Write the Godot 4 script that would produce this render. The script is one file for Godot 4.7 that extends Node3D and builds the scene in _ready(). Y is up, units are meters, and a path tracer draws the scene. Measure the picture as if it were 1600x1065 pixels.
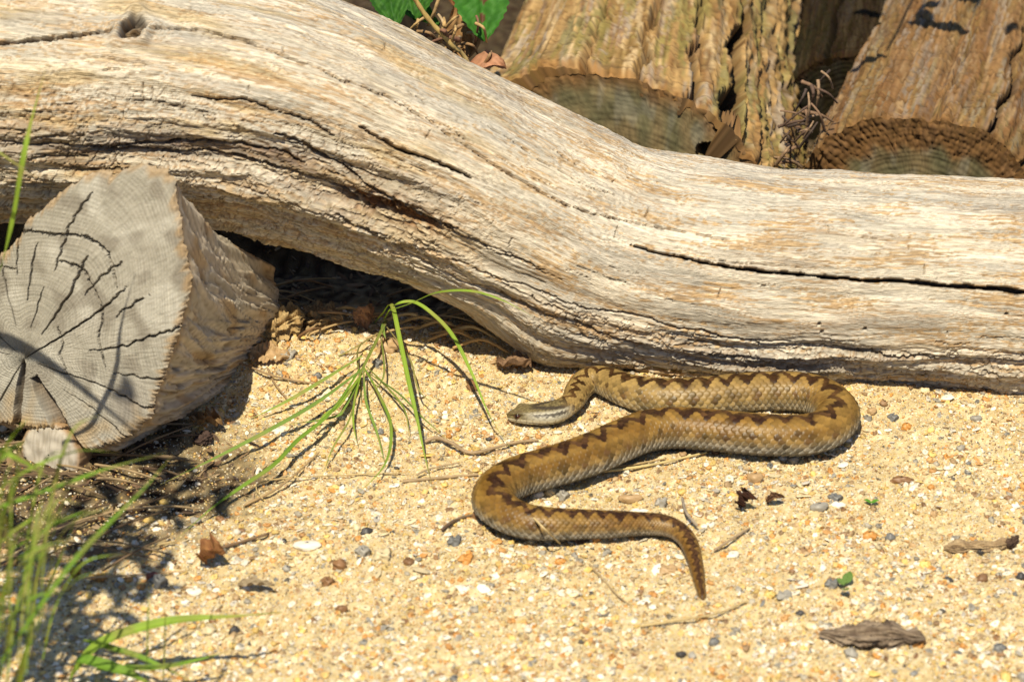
extends Node3D
# An adder basking on coarse sand below a weathered driftwood log. Units: metres.

const TX := 0.16
const TY := 0.16 * 681.0 / 1024.0
var eye := Vector3(0.0, 1.0, 1.7320508)
var ahead := Vector3(0.0, -0.5, -0.8660254)
var upward := Vector3(0.0, 0.8660254, -0.5)
var rng := RandomNumberGenerator.new()
var nz := FastNoiseLite.new()      # plain simplex
var fb := FastNoiseLite.new()      # fractal simplex
var cell := FastNoiseLite.new()    # cellular, second minus first distance
var cellv := FastNoiseLite.new()   # cellular, one value per cell
var used := {}
var snake_line := PackedVector3Array()


# ------------------------------------------------------------------ helpers
func look(px: float, py: float) -> Vector3:
	return ahead + Vector3.RIGHT * ((px / 800.0 - 1.0) * TX) - upward * ((py / 532.5 - 1.0) * TY)

func ph(px: float, py: float, h: float) -> Vector3:      # the point at height h that stands there
	var d := look(px, py)
	return eye + d * ((h - eye.y) / d.y)

func pz(px: float, py: float, z: float) -> Vector3:      # the point at depth z that stands there
	var d := look(px, py)
	return eye + d * ((z - eye.z) / d.z)

func gp(px: float, py: float, lift := 0.0) -> Vector3:   # a point on the sand
	var p := ph(px, py, 0.0)
	for k in 2:
		p = ph(px, py, gh(p.x, p.z) + lift)
	return p

func lin(r: float, g: float, b: float) -> Color:
	return Color(r, g, b)

func sstep(a: float, b: float, x: float) -> float:
	var t := clampf((x - a) / (b - a), 0.0, 1.0)
	return t * t * (3.0 - 2.0 * t)

func named(n: String) -> String:
	if not used.has(n):
		used[n] = 0
		return n
	used[n] += 1
	return "%s_%03d" % [n, used[n]]

func tag(o: Node3D, label: String, category: String, group := "") -> Node3D:
	o.set_meta("label", label)
	o.set_meta("category", category)
	if group != "":
		o.set_meta("group", group)
	return o

func put(called: String, mesh: Mesh, mat: Material, parent: Node = self) -> MeshInstance3D:
	var o := MeshInstance3D.new()
	o.name = named(called) if parent == self else called
	o.mesh = mesh
	o.material_override = mat
	parent.add_child(o, true)
	return o

func holder(called: String, at: Vector3) -> Node3D:
	var o := Node3D.new()
	o.name = named(called)
	add_child(o, true)
	o.position = at
	return o

func cat3(a: PackedVector3Array, t: float) -> Vector3:
	var n := a.size()
	var i := clampi(int(floor(t)), 0, n - 2)
	var f := t - i
	var p0 := a[maxi(i - 1, 0)]
	var p1 := a[i]
	var p2 := a[i + 1]
	var p3 := a[mini(i + 2, n - 1)]
	return 0.5 * (2.0 * p1 + (p2 - p0) * f + (2.0 * p0 - 5.0 * p1 + 4.0 * p2 - p3) * f * f + (3.0 * p1 - p0 - 3.0 * p2 + p3) * f * f * f)

func cat1(a: PackedFloat32Array, t: float) -> float:
	var n := a.size()
	var i := clampi(int(floor(t)), 0, n - 2)
	var f := t - i
	var p0 := a[maxi(i - 1, 0)]
	var p1 := a[i]
	var p2 := a[i + 1]
	var p3 := a[mini(i + 2, n - 1)]
	return 0.5 * (2.0 * p1 + (p2 - p0) * f + (2.0 * p0 - 5.0 * p1 + 4.0 * p2 - p3) * f * f + (3.0 * p1 - p0 - 3.0 * p2 + p3) * f * f * f)

# A sheet of nu rows by nv columns as one mesh; hint says which way the middle of it looks.
func sheet(P: PackedVector3Array, C: PackedColorArray, U: PackedVector2Array, nu: int, nv: int, wrap: bool, hint: Vector3) -> ArrayMesh:
	var N := PackedVector3Array()
	N.resize(nu * nv)
	var last := nv - 1
	for i in nu:
		var a := maxi(i - 1, 0) * nv
		var b := mini(i + 1, nu - 1) * nv
		var row := i * nv
		for j in nv:
			var l := j - 1 if j > 0 else (last if wrap else 0)
			var r := j + 1 if j < last else (0 if wrap else last)
			N[row + j] = (P[b + j] - P[a + j]).cross(P[row + r] - P[row + l]).normalized()
	var m := (nu / 2) * nv + nv / 2
	var flip := N[m].dot(hint) < 0.0
	if flip:
		for k in N.size():
			N[k] = -N[k]
	var I := PackedInt32Array()
	var w := nv if wrap else nv - 1
	I.resize((nu - 1) * w * 6)
	var k := 0
	for i in nu - 1:
		for j in w:
			var a := i * nv + j
			var b := i * nv + (j + 1) % nv
			var c := a + nv
			var d := b + nv
			if flip:
				I[k] = a; I[k + 1] = c; I[k + 2] = b; I[k + 3] = b; I[k + 4] = c; I[k + 5] = d
			else:
				I[k] = a; I[k + 1] = b; I[k + 2] = c; I[k + 3] = b; I[k + 4] = d; I[k + 5] = c
			k += 6
	var arr := []
	arr.resize(Mesh.ARRAY_MAX)
	arr[Mesh.ARRAY_VERTEX] = P
	arr[Mesh.ARRAY_NORMAL] = N
	if C.size():
		arr[Mesh.ARRAY_COLOR] = C
	if U.size():
		arr[Mesh.ARRAY_TEX_UV] = U
	arr[Mesh.ARRAY_INDEX] = I
	var out := ArrayMesh.new()
	out.add_surface_from_arrays(Mesh.PRIMITIVE_TRIANGLES, arr)
	return out

func skin(rough: float, spec := 0.5) -> StandardMaterial3D:
	var m := StandardMaterial3D.new()
	m.vertex_color_use_as_albedo = true
	m.roughness = rough
	m.metallic_specular = spec
	return m

func noise_image(freq: float, octaves: int, size: int, seed_: int) -> ImageTexture:
	var n := FastNoiseLite.new()
	n.seed = seed_
	n.frequency = freq
	n.fractal_octaves = octaves
	n.fractal_type = FastNoiseLite.FRACTAL_FBM
	return ImageTexture.create_from_image(n.get_seamless_image(size, size))

func setup_noise() -> void:
	nz.seed = 11
	nz.frequency = 1.0
	nz.noise_type = FastNoiseLite.TYPE_SIMPLEX_SMOOTH
	nz.fractal_type = FastNoiseLite.FRACTAL_NONE
	fb.seed = 23
	fb.frequency = 1.0
	fb.fractal_type = FastNoiseLite.FRACTAL_FBM
	fb.fractal_octaves = 4
	cell.seed = 5
	cell.frequency = 1.0
	cell.noise_type = FastNoiseLite.TYPE_CELLULAR
	cell.cellular_return_type = FastNoiseLite.RETURN_DISTANCE2_SUB
	cell.fractal_type = FastNoiseLite.FRACTAL_NONE
	cellv.seed = 5
	cellv.frequency = 1.0
	cellv.noise_type = FastNoiseLite.TYPE_CELLULAR
	cellv.cellular_return_type = FastNoiseLite.RETURN_CELL_VALUE
	cellv.fractal_type = FastNoiseLite.FRACTAL_NONE


# ------------------------------------------------------------------ ground
func gh(x: float, z: float) -> float:
	var y := 0.0035 * fb.get_noise_2d(x * 9.0, z * 9.0) + 0.0012 * nz.get_noise_2d(x * 60.0, z * 60.0)
	y += 0.011 * exp(-((x + 0.13) ** 2 * 160.0 + (z - 0.005) ** 2 * 300.0))     # the bank of sand below the log
	y += 0.006 * exp(-((x - 0.12) ** 2 * 60.0 + (z - 0.075) ** 2 * 900.0)) * sstep(0.0, 0.1, x)
	y += 0.0016 * fb.get_noise_2d(x * 26.0 + 3.0, z * 26.0)
	y -= 0.012 * sstep(-0.06, -0.14, z)
	y += 0.105 * sstep(-0.085, -0.17, z) * sstep(-0.055, -0.10, x)      # unseen mound behind, added to block light from the gap
	return y

func humus(x: float, z: float) -> float:      # dark leaf mould: in the lee of the cut log and behind the driftwood, where it also paints in gap shade
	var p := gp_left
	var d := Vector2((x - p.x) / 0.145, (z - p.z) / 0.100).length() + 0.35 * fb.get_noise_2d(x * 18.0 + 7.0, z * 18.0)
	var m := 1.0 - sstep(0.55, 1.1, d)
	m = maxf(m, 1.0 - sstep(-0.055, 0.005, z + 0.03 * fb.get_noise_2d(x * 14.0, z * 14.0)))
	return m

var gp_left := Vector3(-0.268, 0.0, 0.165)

func build_ground() -> void:
	var x0 := -0.46
	var x1 := 0.46
	var z0 := -0.62
	var z1 := 0.50
	var nu := 400
	var nv := 400
	var P := PackedVector3Array()
	var C := PackedColorArray()
	P.resize(nu * nv)
	C.resize(nu * nv)
	for i in nu:
		var fz := float(i) / (nu - 1)
		var z := z0 + (z1 - z0) * (1.0 - (1.0 - fz) ** 1.0)
		for j in nv:
			var x := x0 + (x1 - x0) * j / (nv - 1)
			var y := gh(x, z)
			var g := nz.get_noise_2d(x * 420.0, z * 420.0)
			y += 0.0005 * g + 0.0006 * nz.get_noise_2d(x * 170.0, z * 170.0)
			var edge := minf(minf(x - x0, x1 - x), minf(z - z0, z1 - z))
			y -= 0.01 * (1.0 - sstep(0.0, 0.03, edge))
			P[i * nv + j] = Vector3(x, y, z)
			var c := lin(0.61, 0.485, 0.265).lerp(lin(0.52, 0.395, 0.195), 0.5 + 0.5 * fb.get_noise_2d(x * 25.0, z * 25.0))
			c = c.lerp(lin(0.67, 0.57, 0.37), sstep(0.1, 0.6, nz.get_noise_2d(x * 300.0 + 9.0, z * 300.0)))
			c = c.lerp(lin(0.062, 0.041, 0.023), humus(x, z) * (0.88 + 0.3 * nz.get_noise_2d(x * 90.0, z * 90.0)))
			c = c.lerp(lin(0.04, 0.028, 0.018), sstep(-0.06, -0.12, z) * 0.8)  # soil behind the driftwood darkened further, painting shade into the gaps
			var k := 1.0 + 0.22 * g
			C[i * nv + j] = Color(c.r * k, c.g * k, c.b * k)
	var m := skin(0.95, 0.3)
	m.heightmap_enabled = true
	m.heightmap_texture = noise_image(0.16, 3, 512, 3)
	m.heightmap_scale = 0.12
	m.uv1_triplanar = true
	m.uv1_world_triplanar = true
	m.uv1_scale = Vector3(9, 9, 9)
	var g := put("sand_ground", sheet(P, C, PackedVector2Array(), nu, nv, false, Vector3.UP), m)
	g.set_meta("kind", "structure")
	# the same ground on to the horizon
	P = PackedVector3Array()
	C = PackedColorArray()
	for i in 41:
		for j in 41:
			var u := (j - 20) / 20.0
			var v := (i - 20) / 20.0
			var x := signf(u) * absf(u) ** 3 * 60.0
			var z := signf(v) * absf(v) ** 3 * 60.0
			P.append(Vector3(x, -0.03 + 0.02 * nz.get_noise_2d(x, z) * sstep(0.8, 3.0, Vector2(x, z).length()), z))
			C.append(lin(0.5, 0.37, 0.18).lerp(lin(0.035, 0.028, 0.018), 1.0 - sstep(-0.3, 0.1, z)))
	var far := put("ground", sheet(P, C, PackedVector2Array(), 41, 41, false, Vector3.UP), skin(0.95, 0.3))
	far.set_meta("kind", "structure")


# ------------------------------------------------------------------ driftwood
# Cuts a crack into the depth table D along [s, v] points (v in degrees).
func crack(D: PackedFloat32Array, nv: int, ds: float, v0: float, dv: float, nd: int, R: PackedFloat32Array, pts: Array, w0: float, w1: float, deep: float, wob: float, sd: float) -> void:
	var a: Vector2 = pts[0]
	var b: Vector2 = pts[pts.size() - 1]
	var i0 := maxi(int(a.x / ds), 1)
	var i1 := mini(int(b.x / ds), R.size() - 2)
	var seg := 0
	for i in range(i0, i1 + 1):
		var s := i * ds
		while seg < pts.size() - 2 and s > pts[seg + 1].x:
			seg += 1
		var p: Vector2 = pts[seg]
		var q: Vector2 = pts[seg + 1]
		var f := clampf((s - p.x) / maxf(q.x - p.x, 1e-5), 0.0, 1.0)
		var rad := R[i]
		var vc := lerpf(p.y, q.y, f) + rad_to_deg(wob / rad) * (nz.get_noise_2d(s * 45.0, sd) + 0.35 * nz.get_noise_2d(s * 220.0, sd + 3.0))
		var along := clampf((s - a.x) / maxf(b.x - a.x, 1e-5), 0.0, 1.0)
		var w := lerpf(w0, w1, along) * (0.8 + 0.5 * nz.get_noise_2d(s * 90.0, sd + 9.0))
		w *= sstep(0.0, 0.06, along) * (1.0 if b.x > 0.9 else sstep(1.0, 0.92, along))
		if w < 0.00008:
			continue
		var span := int(rad_to_deg(w / rad) / dv) + 2
		var jc := int((vc - v0) / dv)
		for j in range(maxi(jc - span, 0), mini(jc + span + 1, nd - 1)):
			var d := absf(deg_to_rad(v0 + j * dv - vc) * rad) / w
			var k := i * nv + j
			var h := 0.0
			if d < 1.0:
				h = deep * sqrt(1.0 - d * d * d)
			elif d < 1.6:
				h = deep * 0.12 * (1.6 - d)
			D[k] = maxf(D[k], h * minf(1.0, w / 0.0004))

func bump(s: float, v: float, s0: float, v0: float, rs: float, rv: float) -> float:
	return exp(-((s - s0) / rs) ** 2 - ((v - v0) / rv) ** 2)

func build_driftwood() -> void:
	# px, py, z, radius of the axis
	var spec := [Vector4(-330,105,-.02,.086),Vector4(-120,115,-.02,.085),Vector4(90,133,-.015,.083),Vector4(270,146,-.012,.079),Vector4(430,174,-.01,.0755),Vector4(600,236,-.01,.0725),Vector4(770,314,-.01,.069),Vector4(930,382,-.008,.0675),Vector4(1100,420,.0,.067),Vector4(1300,435,.006,.0655),Vector4(1500,443,.012,.065),Vector4(1700,453,.016,.066),Vector4(1950,465,.02,.067)]
	var cp := PackedVector3Array()
	var cr := PackedFloat32Array()
	for q in spec:
		cp.append(pz(q.x, q.y, q.z))
		cr.append(q.w)
	# equal steps along the axis
	var fine := PackedVector3Array()
	var fr := PackedFloat32Array()
	var acc := PackedFloat32Array()
	var total := 0.0
	for k in 1201:
		var t := (spec.size() - 1) * k / 1200.0
		fine.append(cat3(cp, t))
		fr.append(cat1(cr, t))
		if k:
			total += fine[k].distance_to(fine[k - 1])
		acc.append(total)
	var nu := 1340
	var ds := total / (nu - 1)
	var A := PackedVector3Array()
	var R := PackedFloat32Array()
	var k0 := 0
	for i in nu:
		while k0 < 1199 and acc[k0 + 1] < i * ds:
			k0 += 1
		var f := (i * ds - acc[k0]) / maxf(acc[k0 + 1] - acc[k0], 1e-9)
		A.append(fine[k0].lerp(fine[k0 + 1], f))
		R.append(lerpf(fr[k0], fr[k0 + 1], f))
	var v0 := -78.0
	var v1 := 150.0
	var nd := 372
	var nb := 32
	var nv := nd + nb
	var dv := (v1 - v0) / (nd - 1)
	var ang := PackedFloat32Array()
	for j in nd:
		ang.append(v0 + dv * j)
	for j in nb:
		ang.append(v1 + (360.0 - (v1 - v0)) * (j + 1) / (nb + 1))
	# cracks
	var D := PackedFloat32Array()
	D.resize(nu * nv)
	var V := func(a: Array) -> Array:
		var o := []
		for k in range(0, a.size(), 2):
			o.append(Vector2(a[k], a[k + 1]))
		return o
	crack(D, nv, ds, v0, dv, nd, R, V.call([0.1, 50, 0.138, 49, 0.162, 46, 0.188, 42, 0.209, 38.5]), 0.0014, 0.0008, 0.005, 0.0008, 1)
	crack(D, nv, ds, v0, dv, nd, R, V.call([0.22, 38, 0.234, 36, 0.248, 34, 0.28, 35]), 0.0009, 0.0004, 0.004, 0.0008, 2)
	crack(D, nv, ds, v0, dv, nd, R, V.call([0.518, 56, 0.54, 57, 0.561, 57.5, 0.584, 58, 0.615, 60, 0.654, 61, 0.693, 61, 0.73, 63, 0.77, 64, 0.911, 66]), 0.0006, 0.0022, 0.012, 0.0007, 3)
	crack(D, nv, ds, v0, dv, nd, R, V.call([0.37, 44, 0.422, 49, 0.444, 50, 0.461, 51, 0.485, 49, 0.514, 46, 0.553, 44, 0.6, 44]), 0.0006, 0.0005, 0.003, 0.0009, 4)
	crack(D, nv, ds, v0, dv, nd, R, V.call([0.334, 58, 0.356, 61, 0.371, 60, 0.391, 60, 0.408, 60]), 0.001, 0.0012, 0.006, 0.0012, 5)
	crack(D, nv, ds, v0, dv, nd, R, V.call([0.29, 72, 0.32, 76, 0.348, 82, 0.373, 85, 0.403, 86, 0.435, 87, 0.47, 85]), 0.0011, 0.0005, 0.005, 0.0016, 6)
	crack(D, nv, ds, v0, dv, nd, R, V.call([0.335, 100, 0.358, 103, 0.397, 110, 0.432, 113, 0.467, 111, 0.507, 106, 0.533, 109, 0.563, 111, 0.61, 112]), 0.0008, 0.001, 0.006, 0.0012, 7)
	crack(D, nv, ds, v0, dv, nd, R, V.call([0.4, 100, 0.45, 101, 0.51, 96, 0.545, 92, 0.581, 96, 0.619, 101, 0.676, 103, 0.734, 105, 0.771, 105, 0.88, 107]), 0.0005, 0.0011, 0.005, 0.0014, 8)
	crack(D, nv, ds, v0, dv, nd, R, V.call([0.5, 134, 0.533, 135, 0.568, 130, 0.602, 125, 0.659, 124, 0.72, 121]), 0.0009, 0.0012, 0.007, 0.001, 9)
	crack(D, nv, ds, v0, dv, nd, R, V.call([0.14, 88, 0.165, 89, 0.198, 90, 0.228, 87, 0.252, 84, 0.273, 81, 0.297, 82, 0.32, 84]), 0.0006, 0.0012, 0.005, 0.0018, 10)
	crack(D, nv, ds, v0, dv, nd, R, V.call([0.19, 92, 0.246, 91, 0.268, 87.5, 0.289, 89, 0.311, 89, 0.335, 90, 0.36, 93]), 0.0011, 0.001, 0.006, 0.0016, 11)
	crack(D, nv, ds, v0, dv, nd, R, V.call([0.246, 64, 0.263, 63, 0.282, 62, 0.298, 63, 0.33, 66]), 0.0006, 0.0008, 0.004, 0.0016, 12)
	crack(D, nv, ds, v0, dv, nd, R, V.call([0.244, 34, 0.267, 35, 0.286, 37, 0.314, 41, 0.343, 41, 0.4, 43]), 0.0005, 0.0005, 0.003, 0.0016, 13)
	crack(D, nv, ds, v0, dv, nd, R, V.call([0.39, 31, 0.422, 33, 0.469, 36, 0.51, 35]), 0.0004, 0.0003, 0.0025, 0.001, 14)
	for k in 430:                                             # the many short checks that follow the grain
		var s := rng.randf_range(0.05, 0.85)
		var v := rng.randf_range(-60, 128)
		var long := 0.015 + 0.06 * rng.randf() ** 2
		var rough := maxf(sstep(47, 76, v) * sstep(0.5, 0.36, s), sstep(92, 104, v))
		if rng.randf() > 0.35 + rough:
			continue
		var bend := -26.0 * (long) * exp(-((s - 0.3) / 0.1) ** 2)
		var w := rng.randf_range(0.00022, 0.00042) * (1.0 + 0.8 * rough)
		crack(D, nv, ds, v0, dv, nd, R, [Vector2(s, v), Vector2(s + long, v - bend)], w, w * 0.8, rng.randf_range(0.001, 0.003), 0.0012, 20.0 + k)
	for k in 24:                                             # fine checks across the grain
		var i := int(rng.randf_range(0.08, 0.85) / ds)
		var j0 := int(rng.randf_range(0.25, 0.85) * nd)
		var w := rng.randi_range(3, 11)
		for j in range(j0, mini(j0 + w, nd - 1)):
			i += rng.randi_range(-1, 1) if rng.randf() < 0.35 else 0
			D[i * nv + j] = maxf(D[i * nv + j], 0.0014)
	# surface
	var P := PackedVector3Array()
	var C := PackedColorArray()
	var U := PackedVector2Array()
	P.resize(nu * nv)
	C.resize(nu * nv)
	U.resize(nu * nv)
	var knot_s := 0.2145
	var knot_v := 37.5
	for i in nu:
		var s := i * ds
		var tan_ := (A[mini(i + 1, nu - 1)] - A[maxi(i - 1, 0)]).normalized()
		var n1 := (Vector3.UP - tan_ * tan_.y).normalized()
		var front := tan_.cross(n1)
		var rad := R[i]
		var left := sstep(0.50, 0.34, s)
		var endfade := minf(sstep(0.0, 0.03, s), sstep(0.911, 0.88, s))
		for j in nv:
			var v := ang[j]
			var vr := deg_to_rad(v)
			var t := vr * 0.073
			var k := i * nv + j
			var rough := maxf(sstep(48, 78, v) * left, sstep(93, 103, v - 8.0 * nz.get_noise_2d(s * 12.0, 2.0)) * (1.0 - sstep(0.42, 0.36, s)) * sstep(0.40, 0.56, s))
			rough = clampf(rough + 0.45 * left * sstep(36, 20, v) * 0.4 + 0.12, 0.0, 1.0)
			var kd := Vector2((s - knot_s) / 0.0085, (v - knot_v) / 5.6)
			var kk := exp(-kd.length_squared() * 0.45)
			var tw := t + 0.0035 * nz.get_noise_2d(s * 7.0, t * 14.0) + 0.0013 * nz.get_noise_2d(s * 34.0, t * 60.0) - 0.010 * kk * signf(kd.y) * (1.0 - minf(absf(kd.y), 1.0))
			var sj := s + 0.035 * nz.get_noise_2d(tw * 260.0, 5.0) + 0.02 * nz.get_noise_2d(tw * 900.0, 15.0)
			var flut := nz.get_noise_2d(s * 3.5, tw * 62.0)
			var fib := nz.get_noise_2d(sj * 22.0, tw * 420.0)
			var fib2 := nz.get_noise_2d(sj * 55.0 + 40.0, tw * 900.0)
			var lump := fb.get_noise_2d(s * 9.0, t * 16.0)
			var d := 0.0032 * lump + 0.0016 * flut * (0.45 + 1.1 * rough) + 0.00038 * fib * (0.55 + 1.0 * rough) + 0.00014 * fib2
			var gl := (1.0 - sstep(0.0, 0.085, absf(nz.get_noise_2d(sj * 5.0 + 13.0, tw * 190.0)))) * sstep(-0.25, 0.3, nz.get_noise_2d(sj * 24.0, tw * 90.0 + 40.0))
			var gl2 := (1.0 - sstep(0.0, 0.11, absf(nz.get_noise_2d(sj * 8.0 + 83.0, tw * 330.0)))) * sstep(-0.2, 0.3, nz.get_noise_2d(sj * 30.0, tw * 130.0 + 90.0))
			gl = maxf(gl, 0.8 * gl2)
			d -= 0.00035 * gl
			# loose layers of weathered fibre, broken off in steps
			var q := (nz.get_noise_2d(s * 11.0 + 3.0, tw * 95.0) * 1.4 + 0.30 * nz.get_noise_2d(s * 75.0, tw * 260.0)) * 2.6
			var e := q - floorf(q)
			d += 0.0016 * (floorf(q) + sstep(0.0, 0.14, e)) / 2.6 * rough
			var brk := 0.0
			if rough > 0.3:                                    # cross breaks
				var cw := cell.get_noise_2d(s * 95.0 + 2.0 * nz.get_noise_2d(s * 40.0, t * 40.0), tw * 300.0) + 1.0
				brk = (1.0 - sstep(0.02, 0.13, cw)) * sstep(0.35, 0.85, rough)
				d -= 0.0011 * brk
				d += 0.0006 * rough * cellv.get_noise_2d(s * 95.0 + 2.0 * nz.get_noise_2d(s * 40.0, t * 40.0), tw * 300.0)
			# the rotten, crumbly channel
			var rot := exp(-((s - 0.373) / 0.031) ** 4 - ((v - 90.0 - 4.0 * nz.get_noise_2d(s * 60.0, 4.0)) / 6.2) ** 2)
			rot *= sstep(-0.5, 0.1, nz.get_noise_2d(s * 90.0, t * 160.0))
			if rot > 0.02:
				d -= rot * (0.006 + 0.0025 * cellv.get_noise_2d(s * 240.0, t * 260.0) - 0.003 * (cell.get_noise_2d(s * 240.0, t * 260.0) + 1.0))
			# shallow valley of dark fibre above it
			var vc := 90.0 - 8.0 * sstep(0.22, 0.29, s) + 9.0 * sstep(0.30, 0.36, s)
			var dark := exp(-((v - vc - 3.0 * nz.get_noise_2d(s * 20.0, 8.0)) / 6.5) ** 2) * sstep(0.12, 0.18, s) * sstep(0.40, 0.33, s)
			d -= 0.005 * dark
			# the step where the root spreads, low on the front
			var flare := bump(s, v, 0.502, 150.0, 0.032, 32.0)
			d += 0.013 * flare
			d += 0.006 * bump(s, v, 0.29, 107.0, 0.10, 7.0) - 0.006 * bump(s, v, 0.20, 118.0, 0.2, 20.0)
			# knot
			var kr := kd.length() * (1.12 + 0.22 * sin(kd.angle() * 2.0 + 0.6) + 0.12 * sin(kd.angle() * 5.0))
			var kang := kd.angle()
			d += 0.004 * exp(-((kr - 1.25) / 0.45) ** 2) * (1.0 + 0.4 * sin(kang * 3.0))
			var hole := 1.0 - sstep(0.62, 0.95, kr + 0.10 * nz.get_noise_2d(s * 160.0, t * 160.0))
			d -= 0.010 * hole
			d += 0.006 * exp(-(kd - Vector2(0.05, -0.15)).length_squared() * 14.0)
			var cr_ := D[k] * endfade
			d -= cr_
			for w in 4:                                        # worm holes
				var ws: float = [0.648, 0.650, 0.676, 0.757][w]
				var wv: float = [86.0, 91.0, 88.0, 76.0][w]
				var wd := Vector2(s - ws, (v - wv) * 0.00116).length()
				if wd < 0.0016:
					d -= 0.004 * (1.0 - sstep(0.0006, 0.0013, wd))
			d *= endfade
			var rr := (rad + d) if i > 0 and i < nu - 1 else 0.002
			P[k] = A[i] + n1 * (cos(vr) * rr) + front * (sin(vr) * rr)
			U[k] = Vector2(s * 8.0, t * 60.0)
			# colour of the wood, with some shade painted into grooves and cracks
			var c := lin(0.685, 0.61, 0.485).lerp(lin(0.57, 0.525, 0.44), clampf(0.5 + 0.9 * nz.get_noise_2d(s * 6.0 + 9.0, tw * 30.0), 0.0, 1.0))
			c = c.lerp(lin(0.52, 0.40, 0.22), left * sstep(0.05, 0.6, nz.get_noise_2d(s * 10.0 + 5.0, tw * 50.0) + 0.5 * rough * nz.get_noise_2d(s * 30.0, tw * 120.0) + 0.15 * rough) * 0.75)
			var st := nz.get_noise_2d(sj * 13.0 + 31.0, tw * 42.0) + 0.75 * nz.get_noise_2d(sj * 75.0, tw * 260.0) + 0.45 * fib
			c = c.lerp(lin(0.42, 0.275, 0.145), sstep(0.30, 0.95, st) * 0.8)
			c = c.lerp(lin(0.80, 0.725, 0.60), sstep(0.15, 0.7, nz.get_noise_2d(sj * 9.0 + 71.0, tw * 70.0) + 0.5 * nz.get_noise_2d(sj * 50.0, tw * 420.0)) * (0.8 - 0.3 * left))
			c = c.lerp(lin(0.44, 0.415, 0.365), sstep(0.25, 0.6, nz.get_noise_2d(s * 8.0 + 171.0, tw * 36.0)) * 0.55)
			var st2 := nz.get_noise_2d(sj * 17.0 + 131.0, t * 60.0) + 0.7 * fb.get_noise_2d(s * 130.0, tw * 260.0) + 0.25 * fib
			c = c.lerp(lin(0.41, 0.255, 0.115).lerp(lin(0.52, 0.35, 0.17), clampf(0.5 + fib2, 0.0, 1.0)), sstep(0.30, 0.58, st2) * (0.8 - 0.25 * left))
			c = c.lerp(lin(0.36, 0.32, 0.27), sstep(0.35, 0.7, fb.get_noise_2d(sj * 9.0 + 331.0, t * 26.0) * 1.4 + 0.4 * fib) * 0.7)
			c = c.lerp(lin(0.14, 0.105, 0.095), dark * (0.55 + 0.6 * nz.get_noise_2d(s * 25.0, tw * 300.0)) * 0.95)
			c = c.lerp(lin(0.20, 0.085, 0.03), clampf(rot * 1.4, 0.0, 0.9))
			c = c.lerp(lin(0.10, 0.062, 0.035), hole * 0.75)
			c = c.lerp(lin(0.13, 0.085, 0.05), clampf(cr_ / 0.002, 0.0, 1.0) * 0.75)  # crack insides: darker weathered wood, deepened with painted shade
			c = c.lerp(lin(0.24, 0.15, 0.08), brk * 0.6)
			c = c.lerp(lin(0.27, 0.17, 0.085), sstep(0.14, 0.0, e) * rough * 0.6)  # groove shade painted brown along the edges of the broken layers
			c = c.lerp(lin(0.33, 0.27, 0.19), flare * 0.7)
			c = c.lerp(c * Color(0.50, 0.44, 0.37), gl * (0.55 + 0.3 * left))
			var g := 1.0 + 0.17 * clampf(fib * 1.8, -1.0, 1.0) + 0.17 * clampf(fib2 * 1.6, -1.0, 1.0)
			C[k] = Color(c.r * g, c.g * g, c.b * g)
	var m := skin(0.9, 0.25)
	m.heightmap_enabled = true
	m.heightmap_texture = noise_image(0.035, 4, 512, 8)
	m.heightmap_scale = 0.05
	m.albedo_texture = streaks()
	var mid := (nu / 2) * nv + nv / 2
	var o := put("driftwood_log", sheet(P, C, U, nu, nv, true, P[mid] - A[nu / 2]), m)
	tag(o, "long bent grey weathered driftwood log lying across the sand behind the snake", "log")

func streaks() -> ImageTexture:
	var n := FastNoiseLite.new()
	n.seed = 77
	n.frequency = 0.03
	n.fractal_octaves = 4
	var im := n.get_seamless_image(512, 512)
	im.convert(Image.FORMAT_L8)
	var src := im.get_data()
	var out := PackedByteArray()
	out.resize(512 * 512 * 3)
	for y in 512:
		var shift := int(300.0 * nz.get_noise_2d(y * 0.09, 1.0) + 260.0 * nz.get_noise_2d(y * 0.37, 2.0)) + 2048
		for x in 512:
			var g := clampi(int(241.0 + (src[y * 512 + (x + shift) % 512] - 128) * 0.45), 150, 255)
			var k := (y * 512 + x) * 3
			out[k] = g
			out[k + 1] = g
			out[k + 2] = g
	return ImageTexture.create_from_image(Image.create_from_data(512, 512, false, Image.FORMAT_RGB8, out))


# ------------------------------------------------------------------ the log end on the left
func poly_radius(poly: PackedVector2Array, c: Vector2, a: float) -> float:
	var d := Vector2(cos(a), sin(a))
	var best := 0.02
	for k in poly.size():
		var hit: Variant = Geometry2D.segment_intersects_segment(c, c + d * 2.0, poly[k], poly[(k + 1) % poly.size()])
		if hit != null:
			best = maxf(best, c.distance_to(hit))
	return best

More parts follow.
